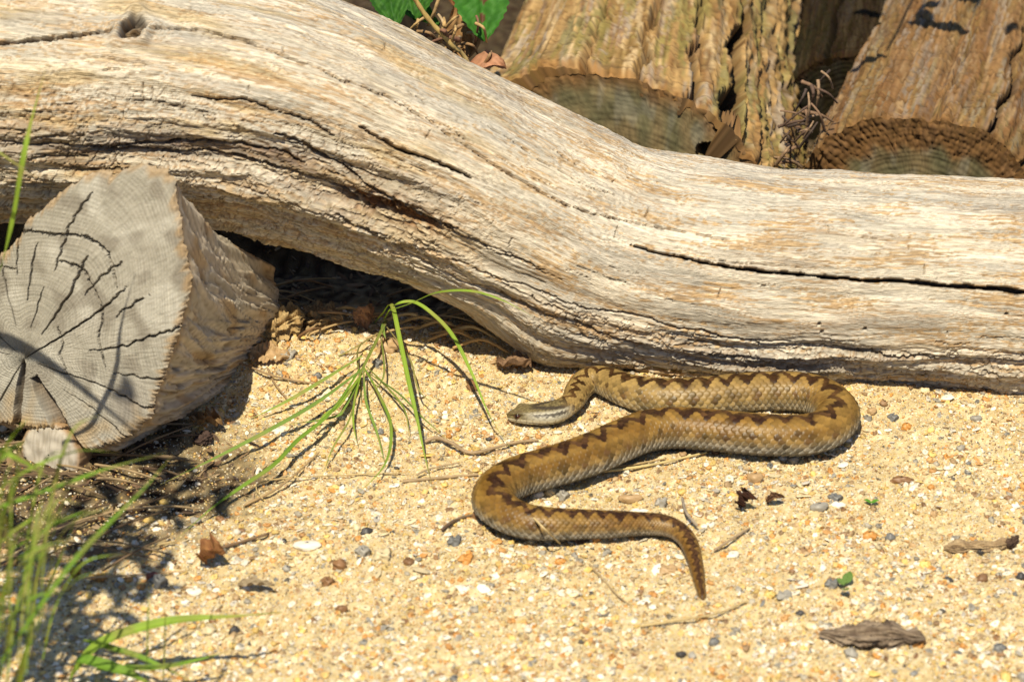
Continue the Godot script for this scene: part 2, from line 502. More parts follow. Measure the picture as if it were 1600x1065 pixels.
func build_cut_log() -> void:
	var n := Vector3(-0.40, 0.22, 0.89).normalized()
	var base := pz(140, 480, 0.135)
	var ex := Vector3.UP.cross(n).normalized()
	var ey := n.cross(ex)
	var on_face := func(px: float, py: float) -> Vector2:
		var d := look(px, py)
		var p := eye + d * ((base - eye).dot(n) / d.dot(n)) - base
		return Vector2(p.dot(ex), p.dot(ey))
	var outline := [Vector2(-150, 480), Vector2(-110, 430), Vector2(-40, 415), Vector2(0, 400), Vector2(28, 372), Vector2(45, 340), Vector2(62, 328), Vector2(90, 303), Vector2(128, 278), Vector2(150, 265), Vector2(166, 266), Vector2(176, 278), Vector2(190, 266), Vector2(214, 258), Vector2(240, 261), Vector2(262, 268), Vector2(272, 280), Vector2(273, 318), Vector2(280, 350), Vector2(286, 380), Vector2(297, 430), Vector2(292, 470), Vector2(282, 505), Vector2(268, 545), Vector2(256, 580), Vector2(244, 610), Vector2(238, 645), Vector2(216, 672), Vector2(190, 688), Vector2(160, 698), Vector2(135, 704), Vector2(124, 690), Vector2(112, 668), Vector2(60, 672), Vector2(10, 664), Vector2(-40, 655), Vector2(-110, 600)]
	var poly := PackedVector2Array()
	for q in outline:
		poly.append(on_face.call(q.x, q.y))
	var pith: Vector2 = on_face.call(38, 560)
	var nr := 190
	var na := 900
	var ns := 450
	var nside := 130
	var nu := nr + nside
	var P := PackedVector3Array()
	var C := PackedColorArray()
	P.resize(nr * na)
	C.resize(nr * na)
	# radial splits: angle (degrees, screen right = 0, up = 90), from, to (metres), half width, depth
	var splits := [Vector4(-97, .0, .06, .0028), Vector4(-54, .012, .09, .0062), Vector4(60, .02, .085, .0007), Vector4(20, .045, .12, .00055), Vector4(87, .035, .075, .00055), Vector4(-8, .01, .11, .0006), Vector4(40, .0, .09, .00055), Vector4(108, .02, .09, .00045), Vector4(150, .005, .05, .00055), Vector4(178, .01, .05, .00055), Vector4(72, .06, .12, .00055), Vector4(-25, .03, .1, .00045), Vector4(130, .03, .08, .00045), Vector4(5, .06, .1, .00045), Vector4(33, .07, .1, .00045), Vector4(50, .06, .1, .0005), Vector4(98, .05, .1, .00045), Vector4(80, .02, .05, .00045), Vector4(120, .05, .08, .00045), Vector4(-120, .0, .05, .00055)]
	var rings := [Vector4(.062, 5, 75, .00055), Vector4(.078, 40, 112, .0006), Vector4(.03, -10, 50, .0005), Vector4(.055, 95, 150, .0005)]
	var rim := PackedFloat32Array()
	for a in na:
		var th := TAU * a / na
		rim.append(poly_radius(poly, pith, th) + 0.0011 * nz.get_noise_2d(cos(th) * 14.0, sin(th) * 14.0) + 0.0010 * nz.get_noise_2d(cos(th) * 50.0, sin(th) * 50.0) + 0.0006 * nz.get_noise_2d(cos(th) * 140.0, sin(th) * 140.0))
	var nrm := PackedVector3Array()
	for i in nr:
		for j in na:
			var th := TAU * j / na
			var r := rim[j] * pow(float(i) / (nr - 1), 0.85)
			var wav := 0.003 * nz.get_noise_2d(cos(th) * 1.5 + 4.0, sin(th) * 1.5 + r * 20.0)
			var rw := r * (1.0 + 0.10 * sin(th * 3.0 + 1.0) + 0.06 * sin(th * 5.0)) + wav
			var ring := sin(rw * 2900.0 + 2.0 * nz.get_noise_2d(rw * 300.0, th))
			var x := pith.x + cos(th) * r
			var y := pith.y + sin(th) * r
			var h := 0.0011 * fb.get_noise_2d(x * 22.0, y * 22.0) + 0.00012 * ring + 0.00025 * nz.get_noise_2d(th * 60.0, r * 90.0) + 0.0001 * nz.get_noise_2d(x * 800.0, y * 800.0)
			var cut := 0.0
			for sp in splits:
				var da := wrapf(th - deg_to_rad(sp.x) - 0.05 * nz.get_noise_2d(r * 14.0, sp.x) - 0.014 * nz.get_noise_2d(r * 120.0, sp.x), -PI, PI)
				if absf(da) < 0.7 and r > sp.y and r < sp.z:
					var w: float = sp.w * 0.8 * (0.65 + 0.5 * sstep(sp.y, sp.y + 0.02, r)) * sstep(sp.z, sp.z - 0.012, r)
					var dd: float = absf(da) * maxf(r, 0.003) / maxf(w, 1e-5)
					if dd < 1.0:
						cut = maxf(cut, sqrt(1.0 - dd * dd) * minf(1.0, sp.w * 2.0 / 0.0006))
			for rg in rings:
				var deg := rad_to_deg(wrapf(th, -PI, PI))
				if deg > rg.y and deg < rg.z:
					var dd: float = absf(rw - rg.x - 0.002 * nz.get_noise_2d(th * 2.5, rg.x * 90.0) - 0.0005 * nz.get_noise_2d(th * 14.0, rg.x * 90.0)) / (rg.w * sstep(0.0, 8.0, minf(deg - rg.y, rg.z - deg)) + 1e-6)
					if dd < 1.0:
						cut = maxf(cut, 0.6 * sqrt(1.0 - dd * dd))
			h -= 0.008 * cut
			var e := rim[j] - r
			h -= 0.0022 * (1.0 - sstep(0.0, 0.0028, e + 0.0012 * nz.get_noise_2d(th * 90.0, 1.0))) ** 2
			P[i * na + j] = base + ex * x + ey * y + n * h
			var c := lin(0.29, 0.275, 0.235).lerp(lin(0.36, 0.34, 0.295), 0.5 + 0.5 * fb.get_noise_2d(x * 30.0, y * 30.0))
			c = c.lerp(lin(0.43, 0.415, 0.37), sstep(0.15, 0.5, nz.get_noise_2d(x * 26.0 + 5.0, y * 18.0)) * 0.7)
			c = c.lerp(lin(0.20, 0.18, 0.15), sstep(0.2, 0.6, nz.get_noise_2d(x * 34.0 + 50.0, y * 34.0)) * 0.7)
			c = c.lerp(lin(0.15, 0.13, 0.12), bump(x, y, on_low.x, on_low.y, 0.012, 0.012) * 0.6)
			c = c.lerp(lin(0.33, 0.22, 0.11), sstep(0.006, 0.0, e + 0.004 * nz.get_noise_2d(th * 20.0, 3.0)) * 0.65)
			c = c.lerp(lin(0.40, 0.27, 0.12), sstep(0.06, 0.09, -y + 0.02 * nz.get_noise_2d(x * 60.0, y * 60.0)) * 0.5)
			c = c.lerp(lin(0.12, 0.085, 0.06), clampf(cut, 0.0, 1.0) * 0.8)
			var g := 1.0 + 0.2 * ring * (0.5 + 0.5 * nz.get_noise_2d(x * 40.0, y * 40.0)) + 0.12 * nz.get_noise_2d(th * 130.0, r * 160.0) + 0.08 * nz.get_noise_2d(x * 900.0, y * 900.0)
			C[i * na + j] = Color(c.r * g, c.g * g, c.b * g)
	var root := holder("cut_log", Vector3(base.x, 0, base.z))
	var wood := skin(0.9, 0.25)
	var face := put("cut_face", sheet(P, C, PackedVector2Array(), nr, na, true, n), wood, root)
	face.position = -root.position
	# the side, running back under the driftwood
	var back := Vector3(0.47, -0.02, -0.88).normalized()
	var PS := PackedVector3Array()
	var CS := PackedColorArray()
	PS.resize(nside * ns)
	CS.resize(nside * ns)
	for i in nside:
		var f := float(i) / (nside - 1)
		var w := f * 0.165
		for j in ns:
			var th := TAU * j / ns
			var shrink := 1.0 - 0.55 * pow(f, 0.8)
			var sink := -0.066 * pow(f, 0.8)
			var grow := 0.001 * sstep(0.0, 0.03, f)
			var arc := th * 0.09
			var tw := arc + 0.004 * nz.get_noise_2d(w * 14.0, arc * 20.0) + 0.25 * w * sin(th * 2.0)
			var ridge := nz.get_noise_2d(w * 9.0, tw * 75.0)
			var fib := nz.get_noise_2d(w * 26.0, tw * 420.0)
			var q := nz.get_noise_2d(w * 10.0 + 6.0, tw * 110.0) * 2.5
			var e := q - floorf(q)
			var gl := 1.0 - sstep(0.0, 0.10, absf(nz.get_noise_2d(w * 6.0 + 13.0, tw * 210.0)))
			var gap := 1.0 - sstep(0.02, 0.10, absf(nz.get_noise_2d(w * 6.0 + 60.0, tw * 60.0)))
			var d := (0.0022 * ridge + 0.0005 * fib - 0.0006 * gl + 0.0012 * (floorf(q) + sstep(0.0, 0.2, e)) - 0.0024 * gap + 0.0022 * fb.get_noise_2d(w * 20.0, arc * 20.0)) * sstep(0.0, 0.06, f)
			var r := (rim[j * 2] + d + grow) * shrink * (1.0 if i < nside - 1 else 0.02)
			var h0 := -0.0022
			PS[i * ns + j] = base + ex * (pith.x + 0.03 * (1.0 - shrink) + cos(th) * r) + ey * (pith.y * 1.0 + sin(th) * r) + n * h0 + back * w + Vector3(0.0, sink, 0.0)
			var c := lin(0.50, 0.43, 0.33).lerp(lin(0.39, 0.35, 0.285), clampf(0.5 + nz.get_noise_2d(w * 12.0, tw * 60.0), 0.0, 1.0))
			c = c.lerp(lin(0.52, 0.46, 0.36), sstep(0.2, 0.6, nz.get_noise_2d(w * 12.0 + 44.0, tw * 120.0)) * 0.7)
			c = c.lerp(lin(0.38, 0.24, 0.10), sstep(0.25, 0.6, nz.get_noise_2d(w * 18.0 + 94.0, tw * 50.0)) * 0.6)
			c = c.lerp(lin(0.12, 0.085, 0.055), gap * 0.6)
			c = c.lerp(lin(0.33, 0.23, 0.13), (1.0 - sstep(0.0, 0.05, f)) * 0.7)
			c = c.lerp(c * Color(0.42, 0.36, 0.3), gl * 0.7)
			var g := 1.0 + 0.25 * fib + 0.15 * nz.get_noise_2d(w * 60.0, tw * 700.0)
			CS[i * ns + j] = Color(c.r * g, c.g * g, c.b * g)
	var mid := (nside / 2) * ns + ns / 2
	var side := put("bark_side", sheet(PS, CS, PackedVector2Array(), nside, ns, true, Vector3(cos(PI), 0, 0).x * ex), wood, root)
	side.position = -root.position
	# the block that has split away below
	var blk := PackedVector2Array()
	for q in [Vector2(30, 700), Vector2(44, 690), Vector2(75, 686), Vector2(108, 681), Vector2(110, 700), Vector2(114, 738), Vector2(90, 742), Vector2(62, 742), Vector2(28, 730)]:
		blk.append(on_face.call(q.x, q.y))
	var cen := Vector2()
	for q in blk:
		cen += q / blk.size()
	var PB := PackedVector3Array()
	var CB := PackedColorArray()
	var rows := 34
	var cols := 120
	for i in rows:
		for j in cols:
			var th := TAU * j / cols
			var r := poly_radius(blk, cen, th) + 0.0005 * nz.get_noise_2d(th * 9.0, 4.0)
			var f := minf(1.0, i / 20.0)
			var x := cen.x + cos(th) * r * f
			var y := cen.y + sin(th) * r * f
			var h := -0.002 + 0.0006 * nz.get_noise_2d(x * 120.0, y * 120.0) + 0.0002 * nz.get_noise_2d(x * 600.0, y * 60.0) - 0.002 * sstep(0.8, 1.0, f)
			if i > 20:
				h -= (i - 20) * 0.004
			PB.append(base + ex * x + ey * y + n * h)
			var c := lin(0.46, 0.42, 0.36).lerp(lin(0.36, 0.32, 0.26), sstep(-0.2, 0.6, nz.get_noise_2d(x * 420.0, y * 60.0)))
			c = c.lerp(lin(0.3, 0.17, 0.07), sstep(0.85, 1.0, f) * 0.8)
			CB.append(c)
	var b := put("split_block", sheet(PB, CB, PackedVector2Array(), rows, cols, true, n), wood, root)
	b.position = -root.position
	b.set_meta("label", "small pale block split from the foot of the log end")
	tag(root, "grey cut log end with growth rings and radial cracks propping up the driftwood", "log")

var on_low := Vector2(0.028, -0.052)


# ------------------------------------------------------------------ the two cut logs behind
func build_back_log(c0: Vector3, axis: Vector3, R: float, skew: float, flare: float, mossy: bool, label: String, splits: Array, len_: float, tint: float) -> void:
	var side := axis.cross(Vector3.UP).normalized()
	var up := side.cross(axis).normalized()
	var nf := 90
	var nb := 260
	var nu := nf + nb
	var nv := 260
	var PF := PackedVector3Array()
	var CF := PackedColorArray()
	var PB := PackedVector3Array()
	var CB := PackedColorArray()
	var off := 100.0 if mossy else 300.0
	var lobes := PackedFloat32Array()
	var shift := PackedFloat32Array()
	for j in nv:
		var th := deg_to_rad(lerpf(-128, 128, float(j) / (nv - 1)))
		lobes.append(R * (1.0 + 0.06 * nz.get_noise_2d(th * 1.4 + off, 1.0) + 0.02 * nz.get_noise_2d(th * 7.0 + off, 2.0) + 0.012 * nz.get_noise_2d(th * 16.0 + off, 2.0) + 0.006 * nz.get_noise_2d(th * 50.0 + off, 2.0)))
	for i in nu:
		for j in nv:
			var th := deg_to_rad(lerpf(-128, 128, float(j) / (nv - 1)))
			var thd := rad_to_deg(th)
			var rim := lobes[j]
			if i < nf:
				var f := float(i) / (nf - 1)
				var r := rim * f
				var gro := nz.get_noise_2d(th * 60.0 + off, f * 9.0) * (0.4 + 0.6 * sstep(0.0, 0.5, absf(nz.get_noise_2d(th * 3.0 + off, 9.0)) * 2.0)) + 0.6 * nz.get_noise_2d(th * 95.0, f * 5.0)
				var band := sstep(0.70 if not mossy else 0.86, 0.80 if not mossy else 0.99, f + 0.05 * nz.get_noise_2d(th * 4.0, off))
				var w := 0.0
				var ring := sin(r * 1700.0 + 3.0 * nz.get_noise_2d(th * 2.0, r * 60.0))
				w += 0.0012 * gro * band + 0.0002 * ring + 0.0014 * fb.get_noise_2d(sin(th) * r * 40.0, cos(th) * r * 40.0) + 0.0006 * band * fb.get_noise_2d(sin(th) * r * 160.0, cos(th) * r * 160.0)
				var cut := 0.0
				for sp in splits:
					var dd: float = absf(thd - sp.x - 4.0 * nz.get_noise_2d(f * 6.0, sp.x)) / (sp.y * 0.6)
					if dd < 1.0 and f > 0.72 and sp.z > 0.02:
						cut = maxf(cut, (1.0 - dd * dd) * sp.z)
				w += cut
				var lat := sin(th) * r
				PF.append(c0 + side * lat + up * (cos(th) * r) + axis * (w - skew * lat))
				var c := lin(0.25, 0.19, 0.10).lerp(lin(0.17, 0.155, 0.085), clampf(0.5 + nz.get_noise_2d(sin(th) * r * 50.0 + off, cos(th) * r * 20.0), 0.0, 1.0))
				c = c.lerp(lin(0.33, 0.315, 0.25), sstep(0.1, 0.5, nz.get_noise_2d(sin(th) * r * 70.0 + off, cos(th) * r * 22.0 + 30.0)) * 0.4)
				c = c.lerp(lin(0.24, 0.12, 0.045), band * (0.85 if not mossy else 0.75))
				c = c.lerp(lin(0.30, 0.165, 0.065), sstep(0.1, 0.6, gro + 0.7 * nz.get_noise_2d(th * 9.0 + off, f * 14.0)) * band * (0.3 if mossy else 0.4))
				c = c.lerp(lin(0.10, 0.055, 0.025), sstep(0.1, 0.6, -gro) * band * (0.3 if mossy else 0.5))
				var g := 1.0 + 0.10 * ring + 0.25 * nz.get_noise_2d(th * 60.0, r * 90.0) + 0.2 * fb.get_noise_2d(sin(th) * r * 220.0, cos(th) * r * 220.0)
				g *= tint
				CF.append(Color(c.r * g, c.g * g, c.b * g))
			else:
				var f := float(i - nf) / (nb - 1)
				var w := len_ * f * f * (0.35 + 0.65 * f) + len_ * 0.12 * f * (1.0 - f)
				var arc := th * R
				var tw := arc + 0.0025 * nz.get_noise_2d(w * 7.0 + off, arc * 14.0) + 0.0010 * nz.get_noise_2d(w * 40.0 + off, arc * 40.0)
				var wj := w + 0.05 * nz.get_noise_2d(tw * 160.0, off) + 0.03 * nz.get_noise_2d(tw * 600.0, off)
				var spread := flare * exp(-w / 0.05) * sstep(10.0, -60.0, thd)
				var rightness := sstep(5.0, 45.0, thd) if mossy else 0.35
				var groove := nz.get_noise_2d(wj * 5.0 + off, tw * 70.0)
				var deep := 1.0 - sstep(0.0, 0.13, absf(nz.get_noise_2d(w * 4.5 + off + 50.0, tw * 42.0)))
				var fib := nz.get_noise_2d(wj * 16.0 + off, tw * 330.0)
				var gl := 1.0 - sstep(0.0, 0.10, absf(nz.get_noise_2d(wj * 6.0 + off + 9.0, tw * 170.0)))
				var cw := cell.get_noise_2d(w * 36.0 + off, tw * 46.0 + 0.6 * nz.get_noise_2d(w * 30.0, tw * 30.0)) + 1.0
				var plate := 1.0 - sstep(0.015, 0.09, cw)
				var d := 0.0022 * groove * (0.25 + rightness) - 0.005 * deep * rightness - 0.0013 * plate * (1.0 if not mossy else 0.5) + 0.0008 * fib - 0.0007 * gl + 0.0022 * fb.get_noise_2d(w * 10.0 + off, arc * 14.0) * (0.5 + rightness)
				d += 0.003 * rightness * fb.get_noise_2d(w * 70.0 + off, arc * 90.0)
				d -= 0.004 * (1.0 - sstep(0.0, 0.010, w)) ** 2
				var cut := 0.0
				for sp in splits:
					var wob: float = 3.0 * nz.get_noise_2d(w * 20.0, sp.x) + sp.w * w * 100.0
					var wd: float = sp.y * (1.0 - sstep(0.02, 0.26, w) * 0.75)
					var dd: float = absf(thd - sp.x - wob) / maxf(wd, 0.2)
					if dd < 1.0:
						cut = maxf(cut, sqrt(1.0 - dd * dd) * sp.z)
				d -= cut
				var r := rim * (1.0 - 0.10 * sstep(0.0, 0.3, w)) + d + spread
				if i == nf:
					r = rim
				var lat := sin(th) * r
				PB.append(c0 + side * lat + up * (cos(th) * r) + axis * (w - skew * sin(th) * rim))
				var c := lin(0.47, 0.31, 0.135).lerp(lin(0.36, 0.22, 0.085), clampf(0.5 + 0.8 * nz.get_noise_2d(wj * 8.0 + off, tw * 40.0), 0.0, 1.0))
				if not mossy:
					c = lin(0.29, 0.155, 0.065).lerp(lin(0.38, 0.22, 0.095), clampf(0.5 + 0.9 * nz.get_noise_2d(wj * 8.0 + off, tw * 30.0), 0.0, 1.0))
				c = c.lerp(lin(0.56, 0.43, 0.25), sstep(0.1, 0.5, nz.get_noise_2d(wj * 11.0 + off + 80.0, tw * 80.0)) * (0.6 if mossy else 0.35))
				c = c.lerp(lin(0.37, 0.31, 0.25), sstep(0.2, 0.5, nz.get_noise_2d(wj * 14.0 + off + 33.0, tw * 34.0)) * 0.7)
				c = c.lerp(lin(0.22, 0.19, 0.055), sstep(0.0, 0.55, nz.get_noise_2d(wj * 9.0 + off + 12.0, tw * 26.0) + rightness * 0.35) * (0.75 if mossy else 0.3))
				c = c.lerp(lin(0.23, 0.115, 0.045), sstep(0.1, 0.55, nz.get_noise_2d(wj * 17.0 + off + 62.0, tw * 50.0) + 0.2 * rightness) * 0.6)
				c = c.lerp(lin(0.30, 0.16, 0.06), (1.0 - sstep(0.0, 0.014, w + 0.006 * nz.get_noise_2d(tw * 200.0, off))) * 0.85)
				c = c.lerp(lin(0.09, 0.055, 0.03), clampf(deep * rightness * 0.6 + plate * 0.45 + cut * 90.0, 0.0, 0.85))
				c = c.lerp(c * Color(0.4, 0.34, 0.28), gl * 0.7)
				var g := 1.0 + 0.3 * fib + 0.2 * nz.get_noise_2d(wj * 120.0, tw * 700.0)
				g *= tint
				CB.append(Color(c.r * g, c.g * g, c.b * g))
	var root := holder("back_log", Vector3(c0.x, 0, c0.z))
	var m := skin(0.9, 0.25)
	var a := put("cut_face", sheet(PF, CF, PackedVector2Array(), nf, nv, false, -axis), m, root)
	var b := put("outer_wood", sheet(PB, CB, PackedVector2Array(), nb, nv, false, up), m, root)
	a.position = -root.position
	b.position = -root.position
	tag(root, label, "log", "cut logs lying behind the driftwood")


# ------------------------------------------------------------------ the adder
func scale_at(a: float, b: float) -> Vector4:      # height, edge, column and row of the uppermost scale there
	var best := Vector4(0.0, 1.0, floorf(a), floorf(b))
	var bj := floorf(b)
	for dj in 2:
		var cj := bj + dj
		var odd := 0.5 if posmod(int(cj), 2) == 1 else 0.0
		var bi := floorf(a - odd)
		for di in 2:
			var ci := bi + di + odd
			var da := a - ci
			var db := b - cj
			var tail := da / 0.66
			var e := absf(tail) ** 2.2 + (db / 0.98) ** 2
			if e < 1.0:
				var t := (da + 0.66) / 1.32
				var h := (0.15 + 0.85 * t) * (1.0 - 0.55 * db * db) * (1.0 - e ** 4) + 0.10 * exp(-(db / 0.11) ** 2) * (1.0 - e)
				if h > best.x:
					best = Vector4(h, e, ci, cj)
	return best

func build_snake() -> void:
	# px, py, half width in px, height factor
	var spec := [Vector4(797, 649, 1, .9), Vector4(799.5, 649, 8.5, .86), Vector4(805, 648.5, 11.5, .82), Vector4(815, 648, 14.5, .80), Vector4(830, 647.5, 17.5, .78), Vector4(848, 646.5, 19.5, .76), Vector4(864, 644, 19.5, .78), Vector4(880, 638, 17.5, .84), Vector4(895, 626, 16.5, .92), Vector4(903, 611, 18.5, 1.), Vector4(915, 598, 20.5, 1.), Vector4(934, 594, 22, 1.), Vector4(955, 600, 24, 1.), Vector4(985, 613, 27, 1.), Vector4(1020, 620, 29, 1.), Vector4(1060, 622, 30, 1.), Vector4(1105, 620, 30.5, 1.), Vector4(1150, 616, 31, 1.), Vector4(1200, 613, 31, 1.), Vector4(1250, 614, 31, 1.), Vector4(1288, 624, 31, 1.), Vector4(1309, 647, 31, 1.), Vector4(1292, 670, 31, 1.), Vector4(1255, 681, 31.5, 1.), Vector4(1200, 681, 32, 1.), Vector4(1150, 677, 32, 1.), Vector4(1100, 672, 32, 1.), Vector4(1050, 670, 32, 1.), Vector4(1010, 675, 32, 1.), Vector4(970, 690, 32, 1.), Vector4(930, 708, 32, 1.), Vector4(890, 722, 31.5, 1.), Vector4(850, 734, 31, 1.), Vector4(810, 746, 31, 1.), Vector4(780, 763, 30.5, 1.), Vector4(772, 785, 29, 1.), Vector4(796, 806, 27, 1.), Vector4(830, 817, 25.5, 1.), Vector4(870, 820, 24, 1.), Vector4(910, 820, 22, 1.), Vector4(950, 820, 20.5, 1.), Vector4(1000, 819, 17.5, 1.), Vector4(1035, 821, 16, 1.), Vector4(1060, 830, 14, 1.), Vector4(1077, 849, 12, 1.), Vector4(1087, 880, 9.6, 1.), Vector4(1093, 910, 7.0, 1.), Vector4(1097, 930, 4.6, 1.), Vector4(1098, 939, 1, 1.)]
	var cp := PackedVector3Array()
	var cr := PackedFloat32Array()
	var ch := PackedFloat32Array()
	var px := 0.000396
	for q in spec:
		var r: float = q.z * px
		var lift := 0.0
		if q.x < 900.0 and q.y < 700.0 and q.y > 600.0:
			lift = 0.0022
		cp.append(ph(q.x, q.y, r * q.w * 0.95 + lift + 0.001))
		cr.append(r)
		ch.append(q.w)
	var fine := PackedVector3Array()
	var fr := PackedFloat32Array()
	var fh := PackedFloat32Array()
	var acc := PackedFloat32Array()
	var total := 0.0
	var M := 3000
	for k in M + 1:
		var t := (spec.size() - 1) * float(k) / M
		fine.append(cat3(cp, t))
		fr.append(maxf(cat1(cr, t), 0.0002))
		fh.append(cat1(ch, t))
		if k:
			total += fine[k].distance_to(fine[k - 1])
		acc.append(total)
	var nu := 1900
	var ds := total / (nu - 1)
	var A := PackedVector3Array()
	var R := PackedFloat32Array()
	var H := PackedFloat32Array()
	var ZC := PackedFloat32Array()
	var zc := 0.0
	var SC := PackedFloat32Array()          # running count of scales along the body
	var k0 := 0
	var cnt := 0.0
	for i in nu:
		while k0 < M - 1 and acc[k0 + 1] < i * ds:
			k0 += 1
		var f := (i * ds - acc[k0]) / maxf(acc[k0 + 1] - acc[k0], 1e-9)
		A.append(fine[k0].lerp(fine[k0 + 1], f))
		R.append(lerpf(fr[k0], fr[k0 + 1], f))
		H.append(lerpf(fh[k0], fh[k0 + 1], f))
		cnt += ds / (0.34 * maxf(R[i], 0.0032))
		SC.append(cnt)
		zc += ds / (1.12 * maxf(R[i], 0.0060)) * (1.0 + 0.22 * nz.get_noise_2d(i * ds * 38.0, 61.0))
		ZC.append(zc)
		if i % 12 == 0:
			snake_line.append(A[i])
	# steady the sideways direction through the bends
	var T := PackedVector3Array()
	for i in nu:
		T.append((A[mini(i + 10, nu - 1)] - A[maxi(i - 10, 0)]).normalized())
	var nv := 164
	var ang := PackedFloat32Array()
	var dense := 136
	for j in dense:
		ang.append(lerpf(-132.0, 132.0, float(j) / (dense - 1)))
	for j in nv - dense:
		ang.append(132.0 + 96.0 * (j + 1) / (nv - dense + 1))
	var P := PackedVector3Array()
	var C := PackedColorArray()
	P.resize(nu * nv)
	C.resize(nu * nv)
	var row_deg := 12.2
	var head := 0.037
	for i in nu:
		var s := i * ds
		var up := (Vector3.UP - T[i] * T[i].y).normalized()
		var side := T[i].cross(up)
		var r := R[i]
		var hh := H[i]
		var hm := 1.0 - sstep(head * 0.85, head * 1.15, s)      # 1 on the head
		var tailm := sstep(total - 0.13, total - 0.04, s)
		for j in nv:
			var a := ang[j]
			var ar := deg_to_rad(a)
			var aa := absf(a) if a <= 180.0 else 360.0 - a
			var sg := 1.0 if a >= 0.0 and a <= 180.0 else -1.0
			var k := i * nv + j
			var x := sin(ar)
			var y := cos(ar)
			# body: a little flattened below; head: broad, flat crown
			var ex := 1.0
			if hm > 0.0:
				ex = lerpf(1.0, 0.80, hm)
			var sx := signf(x) * absf(x) ** ex * 1.02
			var sy := signf(y) * absf(y) ** ex
			if y < 0.0:
				sy *= 0.86
			var w := scale_at(SC[i], a / row_deg) if aa < 128.0 else Vector4(0, 0.4, SC[i], 0)
			var belly := sstep(108.0, 122.0, aa)
			var h := w.x * (0.075 + 0.05 * sstep(50.0, 90.0, aa)) * r * (1.0 - belly) * lerpf(1.0, 0.25, hm)
			h *= lerpf(0.45, 1.0, sstep(30.0, 80.0, aa))
			if belly > 0.0:
				h += belly * 0.05 * r * (fposmod(SC[i], 1.0))
			# ---- colour
			var ps := lerpf(s, s + (w.z - SC[i]) * 0.34 * maxf(r, 0.0032), 0.8)
			var pa := lerpf(a, w.w * row_deg, 0.85) if aa < 128.0 else a
			var per := 1.05 * maxf(r, 0.0060)
			var ph_ := ZC[i] + (ps - s) / per
			var tri := absf(fposmod(ph_, 1.0) - 0.5) * 4.0 - 1.0
			tri = signf(tri) * absf(tri) ** 0.8 * (1.0 + 0.55 * nz.get_noise_2d(ps * 60.0, 71.0))
			var off := tri * 17.0
			var hw := 16.0 + 12.0 * tailm + 3.0 * nz.get_noise_2d(ps * 70.0, 3.0)
			var z := absf(pa - off) - hw
			var zig := 1.0 - sstep(-3.5, 3.5, z)
			var id := nz.get_noise_2d(w.z * 7.31 + 3.0, w.w * 5.77)
			var base := lin(0.205, 0.118, 0.027).lerp(lin(0.152, 0.080, 0.016), clampf(0.5 + 1.2 * nz.get_noise_2d(s * 22.0, a * 0.02), 0.0, 1.0))
			var flank := sstep(48.0, 96.0, aa)
			base = base.lerp(lin(0.195, 0.138, 0.058), flank * 0.8)
			base = base.lerp(lin(0.185, 0.18, 0.16), sstep(74.0, 104.0, aa) * 0.85)
			var near := sstep(-0.1, -0.02, s - 0.14) * 0.0 + (1.0 - sstep(0.10, 0.30, s))
			base = base.lerp(lin(0.30, 0.21, 0.08), near * 0.65)
			base *= 1.0 + (0.30 + 0.35 * flank) * id
			# dark side spots between the teeth
			var spot := exp(-((fposmod(ph_ + (0.25 if sg > 0 else 0.75), 1.0) - 0.5) / 0.16) ** 2) * exp(-((absf(pa) - 66.0) / 12.0) ** 2)
			base = base.lerp(lin(0.10, 0.052, 0.02), clampf(spot * 1.2 * (0.8 + id), 0.0, 0.85))
			var fleck := nz.get_noise_2d(w.z * 3.1 + 50.0, w.w * 2.3)
			base = base.lerp(base * 0.45, sstep(0.28, 0.5, fleck) * sstep(34.0, 50.0, aa) * 0.8)
			var band := lin(0.020, 0.007, 0.0028).lerp(lin(0.075, 0.035, 0.013), sstep(-5.0, -14.0, z) * (0.65 + 0.8 * id))
			var c := base.lerp(band, zig * 0.95)
			# skin between the scales, keel
			var gap := sstep(0.66, 0.98, w.y) * (1.0 - belly)
			c = c.lerp(c * lerpf(0.40, 0.16, flank), gap * 0.92)
			c = c.lerp(c * 1.22, (1.0 - sstep(0.0, 0.35, w.y)) * 0.7 * (1.0 - belly))
			c = c.lerp(lin(0.46, 0.42, 0.33), sstep(0.42, 0.66, w.y) * (1.0 - gap) * sstep(62.0, 96.0, aa) * (1.0 - belly) * 0.5)  # painted highlight: pale rims on the flank scales
			c = c.lerp(lin(0.10, 0.095, 0.09), belly * 0.85)
			c = c.lerp(lin(0.20, 0.10, 0.03) * (0.8 + 0.5 * id) if zig < 0.5 else c, tailm * 0.35)
			# ---- head
			var hx := 0.0
			var hy := 0.0
			if hm > 0.001:
				var u := s / head                                # 0 snout, 1 neck
				var crown := 1.0 - sstep(50.0, 75.0, aa)
				var hc := lin(0.20, 0.16, 0.075).lerp(lin(0.11, 0.085, 0.04), clampf(0.5 + nz.get_noise_2d(s * 500.0, a * 0.09), 0.0, 1.0))
				hc = hc.lerp(lin(0.46, 0.43, 0.34), sstep(0.28, 0.6, u) * sstep(30.0, 55.0, aa) * 0.85)
				# plates on the crown
				var pl := cell.get_noise_2d(s * 420.0, a * 0.055) + 1.0
				hc *= 0.72 + 0.35 * sstep(0.03, 0.2, pl)
				h -= 0.0002 * (1.0 - sstep(0.02, 0.14, pl)) * crown
				# dark V towards the neck and the stripe behind the eye
				var vv := absf(aa - lerpf(6.0, 34.0, sstep(0.45, 1.0, u)))
				hc = hc.lerp(lin(0.045, 0.036, 0.028), (1.0 - sstep(7.0, 14.0, vv + 5.0 * nz.get_noise_2d(s * 700.0, a * 0.1))) * sstep(0.40, 0.55, u) * 0.92)
